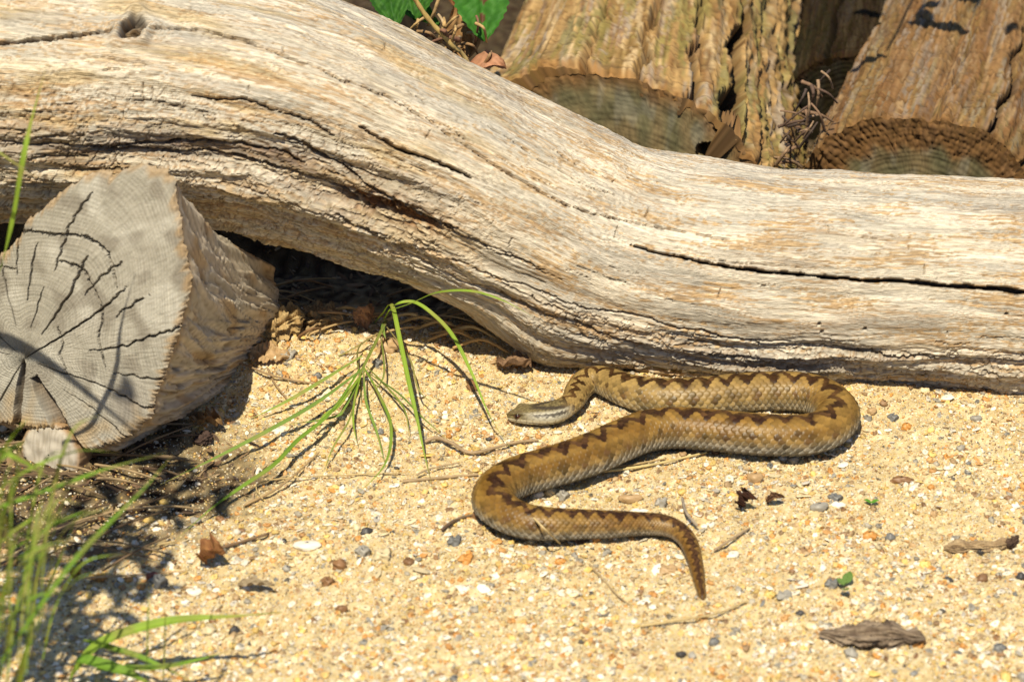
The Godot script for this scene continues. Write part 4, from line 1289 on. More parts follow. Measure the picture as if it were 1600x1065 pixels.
func build_grass() -> void:
	var m := leafy()
	var lime := lin(0.235, 0.36, 0.045)
	var blue := lin(0.17, 0.27, 0.065)
	var olive := lin(0.17, 0.20, 0.05)
	tuft("grass_tuft", "sprawling green grass tuft on the sand beneath the driftwood", gp(575, 535), [
		[[585, 505, .006, 598, 490, .03, 612, 477, .045, 624, 527, .042, 638, 594, .032, 651, 651, .02, 663, 709, .008, 678, 771, .002], .0027, lime],
		[[600, 500, .02, 616, 477, .046, 647, 472, .050, 680, 494, .046, 709, 527, .04, 738, 585, .028, 766, 651, .014, 806, 712, .003], .0025, lime],
		[[606, 486, .045, 642, 474, .062, 684, 457, .085, 738, 455, .096, 787, 470, .098, 834, 495, .09], .0020, lime],
		[[605, 500, .02, 597, 515, .022, 568, 573, .016, 556, 600, .010], .0019, olive],
		[[566, 577, .014, 498, 627, .015, 428, 668, .012, 341, 713, .007, 250, 757, .003], .0028, blue],
		[[562, 577, .014, 518, 643, .014, 465, 688, .012, 428, 726, .010, 374, 763, .007, 328, 796, .005, 270, 848, .002], .0028, lin(0.15, 0.27, .035)],
		[[566, 556, .014, 498, 598, .014, 448, 627, .01, 384, 658, .003], .0025, lin(0.25, .33, .08)],
		[[568, 573, .016, 572, 627, .012, 589, 676, .008, 604, 736, .002], .0016, blue],
		[[568, 573, .016, 593, 618, .014, 611, 668, .012, 601, 726, .008, 554, 776, .002], .0019, lin(0.17, .27, .04)],
		[[570, 579, .014, 622, 614, .012, 659, 651, .008, 711, 696, .002], .0012, lin(0.10, .16, .04)],
		[[566, 583, .012, 531, 631, .014, 506, 651, .012, 488, 676, .006], .0027, lime],
		[[564, 585, .012, 540, 634, .010, 520, 652, .008, 440, 664, .003], .0020, blue],
		[[593, 517, .02, 599, 556, .018, 597, 594, .012, 564, 635, .004], .0011, olive],
		[[592, 520, .02, 560, 545, .014, 563, 600, .008, 566, 640, .003], .0010, lin(.15, .12, .05)],
		[[570, 565, .014, 555, 620, .012, 552, 660, .008, 560, 700, .002], .0013, lime],
		[[572, 572, .014, 600, 600, .012, 632, 640, .008, 640, 690, .002], .0013, olive],
		[[566, 575, .012, 548, 650, .010, 520, 700, .006, 505, 742, .002], .0012, lin(.22, .24, .07)],
		[[600, 505, .02, 640, 560, .02, 655, 610, .014, 690, 640, .003], .0011, lin(.26, .22, .09)],
		[[590, 520, .016, 560, 540, .014, 520, 560, .008, 470, 575, .002], .0012, lin(.30, .24, .10)],
		[[604, 500, .02, 598, 512, .022, 603, 530, .018], .0023, blue],
	], m)
	# close to the camera at the lower left
	tuft("grass_tuft", "blurred long grass blades in the lower left foreground", ph(-10, 960, 0.0), [
		[[20, 1120, 0.040, 32, 1064, 0.085, 45, 1000, 0.130, 64, 955, 0.152], 0.0043, lime],
		[[-30, 1080, 0.070, 0, 1036, 0.115, 100, 896, 0.168, 156, 832, 0.175, 224, 764, 0.168, 270, 710, 0.152], 0.0025],
		[[-60, 815, 0.130, 0, 792, 0.152, 80, 764, 0.160, 168, 732, 0.160, 260, 707, 0.145], 0.0025],
		[[-50, 810, 0.115, 0, 764, 0.160, 60, 726, 0.183, 128, 704, 0.175, 186, 708, 0.160], 0.0019, lime],
		[[-40, 800, 0.115, 0, 716, 0.175, 24, 676, 0.205, 48, 650, 0.220], 0.0035, lime],
		[[-20, 850, 0.100, 0, 776, 0.145, 16, 728, 0.175, 52, 668, 0.220], 0.0023, lime],
		[[-40, 690, 0.160, 8, 708, 0.168, 48, 728, 0.160, 86, 754, 0.145], 0.0026, lime],
		[[50, 930, 0.040, 64, 880, 0.085, 84, 832, 0.115, 102, 770, 0.145], 0.0025],
		[[70, 930, 0.040, 88, 888, 0.085, 104, 848, 0.115, 122, 802, 0.137], 0.0022],
		[[-20, 890, 0.070, 24, 856, 0.100, 92, 816, 0.123, 150, 791, 0.123], 0.0022],
		[[-20, 1010, 0.085, 10, 930, 0.130, 40, 890, 0.160, 84, 850, 0.175], 0.0027],
		[[-10, 1090, 0.070, 10, 1020, 0.115, 22, 950, 0.160, 60, 880, 0.190], 0.0026, lime],
		[[0, 1110, 0.040, 30, 1040, 0.085, 60, 980, 0.115, 75, 900, 0.175], 0.0022],
		[[-40, 960, 0.085, 0, 900, 0.130, 50, 860, 0.160, 120, 840, 0.160], 0.0020],
		[[-40, 870, 0.085, 0, 812, 0.130, 24, 760, 0.175, 30, 700, 0.212], 0.0025],
		[[-20, 1000, 0.085, 20, 960, 0.115, 60, 930, 0.130, 100, 925, 0.130], 0.0019],
		[[-30, 900, 0.100, 0, 850, 0.130, 36, 820, 0.145, 66, 800, 0.152], 0.0022, lime],
		[[-60, 760, 0.130, -10, 730, 0.175, 20, 700, 0.190, 40, 690, 0.190], 0.0025],
			[[28, 1035, 0.104, 43, 905, 0.139, 77, 790, 0.173, 126, 788, 0.179], 0.0014, lin(.3, .3, .1)],
		[[63, 1016, 0.080, 80, 957, 0.115, 121, 904, 0.150, 178, 894, 0.155], 0.0011, blue],
		[[-12, 1033, 0.115, -6, 968, 0.150, 6, 910, 0.184, 25, 906, 0.190], 0.0017, lin(.19, .27, .05)],
		[[-24, 1009, 0.116, -25, 960, 0.150, -27, 915, 0.185, -30, 898, 0.191], 0.0019, blue],
		[[-21, 914, 0.116, -18, 848, 0.150, -9, 789, 0.185, 1, 783, 0.191], 0.0019, blue],
		[[-18, 1082, 0.076, -13, 1031, 0.110, -1, 985, 0.145, 16, 979, 0.151], 0.0013, blue],
		[[49, 1003, 0.046, 60, 893, 0.080, 83, 795, 0.115, 117, 755, 0.121], 0.0014, olive],
		[[-5, 981, 0.124, 7, 926, 0.159, 36, 878, 0.193, 78, 855, 0.199], 0.0014, lime],
		[[4, 995, 0.113, 10, 913, 0.147, 24, 841, 0.182, 44, 839, 0.188], 0.0012, lin(.19, .27, .05)],
		[[65, 921, 0.121, 78, 792, 0.156, 111, 677, 0.191, 157, 648, 0.196], 0.0018, olive],
		[[-12, 977, 0.072, -2, 860, 0.106, 20, 757, 0.141, 54, 755, 0.147], 0.0018, olive],
		[[-29, 951, 0.069, -19, 823, 0.104, 4, 709, 0.139, 39, 704, 0.144], 0.0016, lin(.3, .3, .1)],
		[[-6, 1047, 0.067, 4, 936, 0.101, 29, 837, 0.136, 65, 829, 0.142], 0.0010, lin(.19, .27, .05)],
		[[68, 992, 0.091, 74, 922, 0.126, 87, 860, 0.161, 106, 846, 0.166], 0.0014, olive],
		[[-33, 1072, 0.113, -36, 980, 0.147, -43, 899, 0.182, -53, 859, 0.188], 0.0015, blue],
		[[-25, 1068, 0.072, -19, 1004, 0.107, -5, 947, 0.142, 13, 923, 0.147], 0.0013, lime],
		[[9, 1089, 0.079, 25, 956, 0.114, 63, 838, 0.148, 116, 798, 0.154], 0.0013, lin(.19, .27, .05)],
		[[-9, 978, 0.111, 7, 919, 0.146, 47, 867, 0.180, 104, 841, 0.186], 0.0015, lin(.3, .3, .1)],
		[[14, 951, 0.108, 13, 878, 0.142, 9, 813, 0.177, 3, 801, 0.183], 0.0017, lin(.3, .3, .1)],
		[[45, 1025, 0.072, 56, 911, 0.106, 84, 809, 0.141, 123, 767, 0.147], 0.0013, olive],
		[[67, 1030, 0.056, 86, 951, 0.090, 129, 881, 0.125, 191, 865, 0.131], 0.0017, lime],
		[[-4, 937, 0.098, -1, 845, 0.133, 5, 763, 0.168, 15, 748, 0.173], 0.0015, olive],
		[[41, 1053, 0.115, 45, 932, 0.150, 55, 824, 0.184, 70, 771, 0.190], 0.0019, lin(.19, .27, .05)],
		[[16, 991, 0.121, 17, 870, 0.156, 17, 762, 0.191, 17, 747, 0.196], 0.0011, lin(.19, .27, .05)],
		[[33, 967, 0.084, 44, 837, 0.119, 69, 722, 0.154, 104, 705, 0.159], 0.0015, lin(.19, .27, .05)],
		[[55, 936, 0.091, 74, 870, 0.125, 120, 811, 0.160, 184, 792, 0.166], 0.0012, lin(.3, .3, .1)],
	], m)
	tuft("grass_tuft", "arching broad grass blades at the bottom edge of the sand", ph(140, 1070, 0.0), [
		[[108, 1068, .0, 118, 1046, .012, 152, 1008, .028, 208, 984, .036, 280, 968, .04, 360, 963, .04, 442, 956, .036], .0058, lime],
		[[130, 1000, .02, 160, 1008, .026, 224, 1028, .022, 304, 1066, .012], .0036],
		[[120, 1030, .02, 140, 1032, .022, 192, 1048, .02, 240, 1070, .012], .0064],
		[[150, 1046, .015, 182, 1044, .018, 266, 1040, .020, 367, 1015, .02], .0036],
	], m)
	tuft("grass_sprig", "thin upright green grass stem near the bottom left corner", ph(230, 1080, 0.0), [
		[[228, 1090, .0, 230, 1040, .03, 231, 980, .06, 233, 915, .085], .0013],
	], m)
	tuft("grass_sprig", "fainter short grass stem right of the taller upright one", ph(256, 1060, 0.0), [
		[[255, 1070, .0, 257, 1020, .02, 258, 980, .04, 258, 944, .055], .0010, olive],
	], m)
	tuft("tall_grass", "single tall grass blade rising in front of the left log end", ph(0, 560, 0.1), [
		[[-14, 470, .15, 8, 395, .19, 24, 325, .22, 36, 250, .25, 50, 185, .27, 74, 98, .30], .0034, lime],
	], m)
	# tall grass out of view on the left, added to shade the log end
	var at := Vector3(-0.45, 0.0, 0.25)
	var clump := holder("tall_grass", at)
	for k in 26:
		var r := Vector3(rng.randf_range(-0.07, 0.05), 0.0, rng.randf_range(-0.09, 0.09))
		var tall := rng.randf_range(0.12, 0.34)
		var lean := Vector3(rng.randf_range(-0.06, 0.09), 0.0, rng.randf_range(-0.07, 0.07))
		var pts2 := PackedVector3Array([r, r + lean * 0.25 + Vector3.UP * tall * 0.5, r + lean * 0.8 + Vector3.UP * tall * 0.9, r + lean * 1.8 + Vector3.UP * tall * rng.randf_range(0.75, 1.0)])
		var gc := lime.lerp(blue, rng.randf())
		put("blade", blade_mesh(pts2, rng.randf_range(0.005, 0.011), gc, gc), m, clump)
	tag(clump, "dense tall grass clump out of view on the left, added to shade the cut log", "grass")
	# a dry seed head among the near blades
	var pts := line([-10, 812, .06, 14, 834, .058, 32, 852, .052, 62, 890, .04])
	var s := put("seed_stalk", stalk_mesh(pts, 0.0011, 0.0004, lin(.45, .33, .14), lin(.5, .38, .18)), skin(0.8))
	tag(s, "dry straw-coloured seed stalk among the foreground grass", "grass")

func stalk(called: String, a: Array, r0: float, r1: float, c: Color, label: String, cat_: String, group := "") -> void:
	var pts := PackedVector3Array()
	for k in range(0, a.size(), 3):
		pts.append(gp(a[k], a[k + 1], a[k + 2]))
	var o := put(called, stalk_mesh(pts, r0, r1, c, c.lerp(lin(0.4, 0.3, 0.16), 0.25)), skin(0.8, 0.35))
	tag(o, label, cat_, group)

func leaf(called: String, at: Vector3, turn: Vector3, mesh: ArrayMesh, mat: Material, label: String) -> void:
	var o := put(called, mesh, mat)
	o.transform = Transform3D(Basis.from_euler(turn), at)
	tag(o, label, "leaf")

func chunk_mesh(len_: float, wide: float, tall: float, sd: float, c0: Color, c1: Color) -> ArrayMesh:
	var nu := 90
	var nv := 56
	var P := PackedVector3Array()
	var C := PackedColorArray()
	for i in nu:
		var f := float(i) / (nu - 1)
		var env := pow(clampf(sin(PI * f), 0.0, 1.0), 0.45) if i > 0 and i < nu - 1 else 0.01
		env *= 0.8 + 0.35 * nz.get_noise_2d(f * 4.0 + sd, 1.0)
		for j in nv:
			var th := TAU * j / nv
			var g := nz.get_noise_2d(f * 5.0 + sd, th * 2.2)
			var st := nz.get_noise_3d(f * 3.0 + sd, cos(th) * 3.5, sin(th) * 3.5) * 2.5
			var r := env * (1.0 + 0.22 * (floorf(st) + sstep(0.0, 0.3, st - floorf(st))) + 0.10 * nz.get_noise_3d(f * 7.0 + sd, cos(th) * 9.0, sin(th) * 9.0) + 0.13 * nz.get_noise_3d(f * 34.0 + sd, cos(th) * 16.0, sin(th) * 16.0))
			P.append(Vector3((f - 0.5) * len_ + 0.03 * len_ * nz.get_noise_2d(th * 1.5 + sd, 7.0), sin(th) * tall * 0.5 * r + 0.12 * tall * sin(f * 5.0 + sd), cos(th) * wide * 0.5 * r))
			var c := c0.lerp(c1, clampf(0.5 + 1.1 * nz.get_noise_3d(f * 6.0 + sd, cos(th) * 6.0, sin(th) * 6.0), 0.0, 1.0))
			c *= 1.0 + 0.3 * nz.get_noise_3d(f * 30.0 + sd, cos(th) * 22.0, sin(th) * 22.0)
			C.append(c)
	return sheet(P, C, PackedVector2Array(), nu, nv, true, P[(nu / 2) * nv + nv / 2])

func chunk(called: String, px: float, py: float, len_: float, wide: float, tall: float, turn: Vector3, sd: float, c0: Color, c1: Color, label: String, cat_: String, lift := 0.4) -> void:
	var o := put(called, chunk_mesh(len_, wide, tall, sd, c0, c1), skin(0.95, 0.2))
	o.transform = Transform3D(Basis.from_euler(turn), gp(px, py) + Vector3.UP * tall * lift)
	tag(o, label, cat_)

func build_litter() -> void:
	var straw := lin(0.46, 0.35, 0.17)
	var dun := lin(0.27, 0.18, 0.10)
	# wood, bark and soil
	chunk("bark_chunk", 1362, 1001, .056, .015, .010, Vector3(0, -0.15, 0.02), 4.0, lin(.27, .21, .15), lin(.10, .072, .052), "dark flaking bark chunk lying alone on the lower right sand", "bark", 0.35)
	chunk("driftwood_piece", 1528, 859, .040, .009, .007, Vector3(0, 0.12, 0.02), 8.0, lin(.38, .28, .16), lin(.22, .15, .09), "light brown splinter of driftwood at the right edge of the sand", "stick")
	chunk("twig_bit", 1582, 852, .012, .005, .007, Vector3(0, 0.9, 0.1), 14.0, lin(.12, .08, .06), lin(.06, .04, .03), "short dark twig beside the end of the driftwood splinter", "twig")
	chunk("soil_clump", 432, 522, .036, .026, .022, Vector3(0, 0.3, 0.0), 22.0, lin(.46, .34, .17), lin(.30, .20, .09), "large crumbly sandy soil clump beside the cut log", "soil", 0.3)
	chunk("soil_clump", 500, 505, .030, .022, .014, Vector3(0, -0.3, 0.0), 29.0, lin(.40, .29, .15), lin(.22, .145, .075), "smaller crumbly soil clump right of the large one", "soil", 0.3)
	chunk("bark_flake", 318, 690, .012, .009, .006, Vector3(0, 0.5, 0), 35.0, lin(.09, .06, .05), lin(.05, .035, .03), "dark bark flake at the edge of the log's shadow", "bark")
	chunk("burr", 911, 846, .010, .006, .005, Vector3(0, 0.1, 0), 47.0, lin(.16, .10, .07), lin(.07, .05, .04), "small rough seed burr against the snake's lower coil", "seed")
	# stones that stand out
	stone("stone", 606, 545, 40, .8, .55, 0, "tan", "pale rounded stone behind the grass tuft", "stone", 0.3)
	stone("pebble", 248, 913, 21, .95, .85, 1, "slate", "round dark slate pebble touching the red one at lower left", "pebble")
	stone("pebble", 238, 906, 17, .9, 1.1, 3, "red", "dark red pebble beside the round slate one", "pebble")
	stone("berry", 366, 988, 15, .9, .85, 0, "black", "round dark berry on the open lower left sand", "berry")
	stone("pebble", 573, 832, 19, .7, .6, 2, "black", "black angular flint left of the snake's lower coil", "pebble", 0.4)
	stone("pebble", 567, 866, 19, .8, .8, 1, "grey", "rounded olive grey pebble below the black flint", "pebble")
	stone("pebble", 480, 855, 40, .6, .3, 3, "white", "large white shell lump left of the rounded grey pebble", "pebble")
	stone("pebble", 797, 660, 11, .8, .8, 0, "brown", "small dark brown pebble right under the snake's snout", "pebble")
	stone("pebble", 728, 876, 20, .8, .6, 1, "orange", "chunky orange pebble below the left coil of the snake", "pebble", 0.6)
	stone("pebble", 875, 879, 18, .6, .5, 0, "orange", "flat oval orange pebble under the snake's lower coil", "pebble")
	stone("pebble", 930, 845, 13, .9, .9, 1, "orange", "small round orange pebble touching the snake's lower coil", "pebble")
	stone("pebble", 1032, 693, 12, .9, .9, 2, "black", "black pebble below the middle coil next to the pale straw", "pebble")
	stone("shell", 1223, 717, 19, .8, .5, 0, "white", "white ring-shaped shell at the foot of the right bend", "shell")
	stone("pebble", 1239, 722, 18, .9, .8, 3, "grey", "grey pebble beside the ring-shaped shell", "pebble")
	stone("pebble", 1300, 916, 18, .85, .8, 1, "slate", "dark olive pebble beside the green seedling leaf", "pebble", 0.5)
	stone("pebble", 1202, 931, 18, .8, .6, 0, "yellow", "pale orange pebble left of the olive one", "pebble")
	stone("pebble", 1358, 841, 24, .7, .6, 0, "orange", "big orange brown pebble on the right of the sand", "pebble")
	stone("pebble", 1391, 842, 15, .9, .9, 2, "slate", "square blue grey pebble next to the big orange one", "pebble")
	stone("pebble", 1115, 1005, 15, .9, .7, 0, "slate", "round slate pebble in the lower right foreground", "pebble")
	stone("pebble", 1064, 1025, 15, .8, .7, 3, "black", "black pebble left of the bark chunk near the bottom edge", "pebble")
	stone("pebble", 1561, 1015, 19, .8, .6, 0, "slate", "flat slate pebble at the bottom right corner", "pebble")
	stone("pebble", 1595, 903, 14, .9, .9, 2, "black", "black pebble at the right edge below the splinter", "pebble")
	stone("pebble", 1408, 752, 34, .4, .3, 0, "brown", "long dark pebble on the sand right of the snake", "pebble", -0.1)
	stone("pebble", 1395, 655, 14, .9, .8, 1, "slate", "slate pebble right of the snake's big bend", "pebble")
	stone("pebble", 1416, 669, 16, .9, .7, 0, "orange", "orange pebble beside the slate one near the big bend", "pebble")
	stone("pebble", 1525, 656, 18, .8, .6, 3, "grey", "grey white pebble in front of the driftwood's right end", "pebble")
	stone("pebble", 1044, 893, 22, 1.1, .5, 1, "tan", "comma-shaped tan pebble left of the tail tip", "pebble", 0.9)
	stone("shell", 1145, 868, 21, .8, .3, 3, "white", "bright white shell piece right of the tail", "shell", 0.6)
	stone("pebble", 1033, 790, 18, .7, .9, 1, "grey", "bluish grey pebble just above the tail bend", "pebble", 0.7)
	stone("pebble", 985, 782, 36, .5, .4, 3, "tan", "broad tan stone between the lower coils", "pebble")
	stone("pebble", 1000, 800, 30, .5, .25, 2, "white", "white flat shell piece above the tail", "shell")
	stone("pebble", 860, 770, 18, .8, .7, 0, "cream", "cream pebble inside the left bend of the snake", "pebble")
	stone("pebble", 838, 776, 22, .7, .6, 3, "white", "white shell piece tucked inside the left bend", "shell")
	stone("pebble", 880, 778, 16, .9, .9, 1, "grey", "bluish pebble inside the left bend beside the cream one", "pebble")
	stone("pebble", 748, 808, 22, .9, .8, 0, "brown", "brown pebble half under the snake's left bend", "pebble")
	stone("pebble", 1280, 795, 28, .7, .5, 3, "grey", "angular grey stone on the sand below the middle coil", "pebble", 0.3)
	stone("pebble", 1310, 790, 22, .7, .4, 2, "white", "white shell piece right of the angular grey stone", "shell")
	stone("pebble", 1305, 780, 18, .8, .6, 1, "slate", "dark grey pebble behind the angular grey stone", "pebble")
	stone("pebble", 1180, 750, 24, .9, .7, 3, "tan", "tan angular stone below the snake's middle coil", "pebble")
	stone("pebble", 1360, 955, 16, .9, .8, 1, "cream", "cream pebble above the bark chunk", "pebble")
	stone("pebble", 534, 955, 17, .8, .8, 3, "brown", "dark brown crumb on the lower middle sand", "pebble")
	stone("pebble", 512, 912, 16, .9, .8, 1, "brown", "rounded dark brown crumb left of the orange pebble", "pebble")
	stone("shell", 437, 672, 26, .7, .25, 3, "white", "white shell flake under the long grass blades", "shell", 0.3)
	stone("shell", 303, 927, 24, .8, .4, 3, "white", "white lumpy shell right of the red pebble", "shell")
	stone("pebble", 590, 570, 14, .9, .9, 1, "slate", "dark pebble in front of the pale rounded stone", "pebble")
	stone("pebble", 496, 590, 13, .9, .9, 0, "slate", "blue grey pebble left of the grass tuft", "pebble")
	# stalks and twigs
	stalk("dry_stalk", [935, 737, .002, 1000, 729, .003, 1050, 719, .003, 1106, 706, .002], .0010, .0006, lin(.55, .44, .2), "pale straw lying below the snake's middle coil", "straw")
	stalk("dry_stalk", [930, 732, .002, 985, 726, .002, 1040, 716, .002], .0007, .0005, lin(.40, .29, .14), "thinner brown straw alongside the pale one", "straw")
	stalk("dry_stalk", [664, 690, .002, 682, 684, .004, 706, 692, .006, 738, 707, .004, 800, 692, .003, 842, 687, .002], .0013, .0008, lin(.32, .23, .14), "curved brown grass stalk left of the snake's coil", "straw")
	stalk("dry_stalk", [628, 752, .002, 690, 746, .002, 748, 741, .002], .0011, .0008, lin(.33, .24, .14), "straight brown stalk pointing at the snake's left bend", "straw")
	stalk("dry_stalk", [650, 742, .003, 672, 732, .004, 720, 722, .003], .0007, .0005, lin(.36, .27, .16), "fine bent stalk above the straight brown one", "straw")
	stalk("dry_stalk", [833, 808, .018, 850, 825, .022, 876, 850, .004], .0007, .0004, lin(.62, .48, .24), "short straw resting across the snake's lower coil", "straw")
	stalk("twig", [300, 578, .004, 365, 566, .007, 430, 588, .005, 502, 601, .002], .0008, .0006, dun, "thin arched twig between the cut log and the grass tuft", "twig")
	stalk("twig", [418, 575, .003, 430, 600, .003, 450, 625, .002], .0007, .0005, dun, "short dark twig hanging below the arched one", "twig")
	stalk("twig", [330, 860, .002, 405, 838, .003, 420, 832, .002], .0010, .0006, lin(.16, .10, .06), "short brown twig below the grass blades", "twig")
	stalk("twig", [380, 790, .002, 440, 758, .004, 500, 705, .003], .0009, .0006, lin(.35, .24, .12), "tan twig lying under the long grass blades", "twig")
	stalk("twig", [1000, 978, .002, 1070, 967, .004, 1120, 958, .004, 1168, 938, .002], .0008, .0005, straw, "fine root lying below the tail tip", "root")
	stalk("twig", [920, 880, .001, 960, 925, .002, 985, 945, .001], .0006, .0004, lin(.33, .24, .13), "hair-thin twig left of the tail tip", "twig")
	stalk("twig", [1115, 860, .002, 1150, 838, .003, 1172, 824, .002], .0008, .0006, lin(.30, .22, .14), "grey brown twig right of the tail", "twig")
	stalk("twig", [1066, 778, .002, 1072, 800, .007, 1090, 822, .004], .0009, .0008, lin(.26, .22, .18), "hooked grey twig behind the tail bend", "twig")
	stalk("twig", [690, 828, .002, 712, 812, .003, 742, 803, .002], .0010, .0007, lin(.10, .065, .045), "dark twig left of the snake's left bend", "twig")
	stalk("dry_stalk", [410, 780, .003, 420, 750, .004, 640, 738, .002], .0004, .0004, straw, "fine straw crossing the sand left of the snake", "straw")
	stalk("dry_stalk", [0, 902, .004, 120, 903, .004, 290, 892, .002], .0006, .0004, lin(.45, .30, .16), "long fine straw across the lower left sand", "straw")
	stalk("dry_stalk", [170, 872, .004, 230, 855, .004, 275, 845, .003], .0009, .0006, straw, "straw at the front edge of the dark litter", "straw")
	# the litter in the lee of the cut log
	var n := 0
	while n < 34:
		var px := rng.randf_range(20, 340)
		var py := rng.randf_range(650, 900)
		if px > 330 - (py - 620) * 0.35:
			continue
		var a := rng.randf_range(-0.5, 0.75)
		var l := rng.randf_range(30, 95)
		var c := [lin(.20, .14, .085), lin(.13, .085, .05), lin(.32, .23, .13), lin(.08, .05, .035)][n % 4] as Color
		stalk("litter_stalk", [px - cos(a) * l, py + sin(a) * l * 0.6, .003, px, py - 4, .006 + .004 * rng.randf(), px + cos(a) * l, py - sin(a) * l * 0.6, .003], rng.randf_range(.0005, .0011), .0005, c, "%s dry stalk in the dark litter beside the cut log" % ["brown", "dark brown", "straw-coloured", "blackish"][n % 4], "straw", "dry stalks in the dark litter")
		n += 1
	n = 0
	while n < 30:
		var px := rng.randf_range(440, 780)
		var py := rng.randf_range(440, 520)
		var a := rng.randf_range(-0.6, 0.6)
		var l := rng.randf_range(20, 70)
		var c := [lin(.40, .28, .14), lin(.22, .12, .06), lin(.30, .20, .11), lin(.45, .34, .18)][n % 4] as Color
		stalk("litter_stalk", [px - cos(a) * l, py + sin(a) * l * 0.5, .002, px, py - 6, .006 + .006 * rng.randf(), px + cos(a) * l, py - sin(a) * l * 0.5, .002], rng.randf_range(.0005, .0012), .0005, c, "%s dry stalk in the gap below the driftwood" % ["tan", "reddish brown", "dull brown", "straw-coloured"][n % 4], "straw", "dry stalks under the driftwood")
		n += 1
	# leaves
	var dead := skin(0.8, 0.3)
	dead.cull_mode = BaseMaterial3D.CULL_DISABLED
	dead.backlight_enabled = true
	dead.backlight = Color(0.35, 0.25, 0.15)
	var bl := leaf_mesh(.022, .014, .5, .12, .25, lin(.34, .20, .12), lin(.25, .14, .08), 3.0)
	leaf("dry_leaf", gp(574, 516), Vector3(-1.1, 0.3, 0.2), bl, dead, "pinkish brown dry leaf standing upright at the back of the sand")
	leaf("dry_leaf", gp(388, 552, .003), Vector3(0.05, 1.4, 0.1), leaf_mesh(.026, .020, .15, .12, .3, lin(.45, .31, .17), lin(.36, .24, .12), 6.0), dead, "flat tan dry leaf beside the foot of the cut log")
	leaf("dry_leaf", gp(776, 572, .003), Vector3(-0.1, 1.35, -0.2), leaf_mesh(.022, .018, .4, .15, .1, lin(.24, .15, .09), lin(.16, .10, .06), 9.0), dead, "curled dark brown dry leaf under the driftwood's spreading foot")
	leaf("dry_leaf", gp(320, 880, .002), Vector3(-0.4, 1.2, 0.2), leaf_mesh(.017, .014, 1.1, .2, .1, lin(.30, .15, .06), lin(.20, .09, .04), 12.0), dead, "curled rusty dry leaf on the lower left sand")
	leaf("dry_leaf", gp(300, 655, .003), Vector3(-0.1, 1.0, 0.2), leaf_mesh(.024, .010, .5, .2, .1, lin(.30, .19, .09), lin(.22, .13, .06), 15.0), dead, "folded brown dry leaf just right of the cut log's foot")
	leaf("dry_leaf", gp(372, 916, .002), Vector3(-0.1, 1.3, 0.1), leaf_mesh(.022, .006, .5, .1, .0, lin(.36, .29, .19), lin(.25, .19, .12), 18.0), dead, "narrow grey brown dry leaf right of the rusty curled one")
	leaf("leaf_scrap", gp(1158, 792, .002), Vector3(-0.7, 1.1, 0.3), leaf_mesh(.013, .008, .9, .35, .5, lin(.075, .035, .022), lin(.04, .02, .015), 61.0), dead, "crumpled blackish leaf scrap right of the snake's tail bend")
	leaf("leaf_scrap", gp(1198, 785, .001), Vector3(-0.35, 1.3, 0.5), leaf_mesh(.012, .005, 1.0, .15, .1, lin(.20, .11, .06), lin(.08, .045, .03), 64.0), dead, "thin curled brown leaf scrap beside the blackish one")
	leaf("dry_leaf", gp(120, 905, .004), Vector3(-0.9, 0.3, 0.2), leaf_mesh(.016, .007, .4, .1, .0, lin(.24, .21, .07), lin(.18, .14, .05), 21.0), dead, "olive brown leaf standing at the front of the dark litter")
	for k in 7:
		var q: Array = [[690, 512], [712, 528], [735, 520], [660, 505], [752, 540], [640, 500], [545, 490]][k]
		stalk("dry_grass_strip", [q[0] - 45.0, q[1] + 4.0, .002, q[0], q[1] - 10.0, .012, q[0] + 42.0, q[1] + 10.0, .003], .0011, .0008, [lin(.48, .33, .14), lin(.40, .26, .11), lin(.52, .40, .2)][k % 3], "curled dry grass strip below the driftwood", "straw", "curled dry grass strips below the driftwood")
	# seedlings
	var green := leafy()
	var sl := leaf_mesh(.0085, .006, .2, .02, .0, lin(.15, .25, .07), lin(.12, .20, .05), 30.0)
	var root := holder("seedling", gp(1316, 925))
	var l1 := put("leaf", sl, green, root)
	l1.transform = Transform3D(Basis.from_euler(Vector3(-0.3, 2.7, 0)), Vector3(0.002, 0.003, -0.004)) * Transform3D(Basis(), Vector3.ZERO)
	var l2 := put("leaf", sl, green, root)
	l2.transform = Transform3D(Basis.from_euler(Vector3(-0.5, 0.3, 0)).scaled(Vector3.ONE * 0.9), Vector3(0.0, 0.003, 0.002))
	var l3 := put("leaf", sl, green, root)
	l3.transform = Transform3D(Basis.from_euler(Vector3(-0.25, 3.9, 0)).scaled(Vector3.ONE * 0.7), Vector3(0.001, 0.004, -0.001))
	tag(root, "green two-leaved seedling with dull leaves above the bark chunk", "plant")
	root = holder("seedling", gp(1361, 790))
	for k in 2:
		var lf := put("leaf", leaf_mesh(.0048, .0034, .2, .02, .0, lin(.12, .30, .04), lin(.10, .26, .03), 33.0), green, root)
		lf.transform = Transform3D(Basis.from_euler(Vector3(-0.35, 1.5 + PI * k, 0)), Vector3(0, 0.002, 0))
	tag(root, "tiny bright green seedling on the right of the sand", "plant")


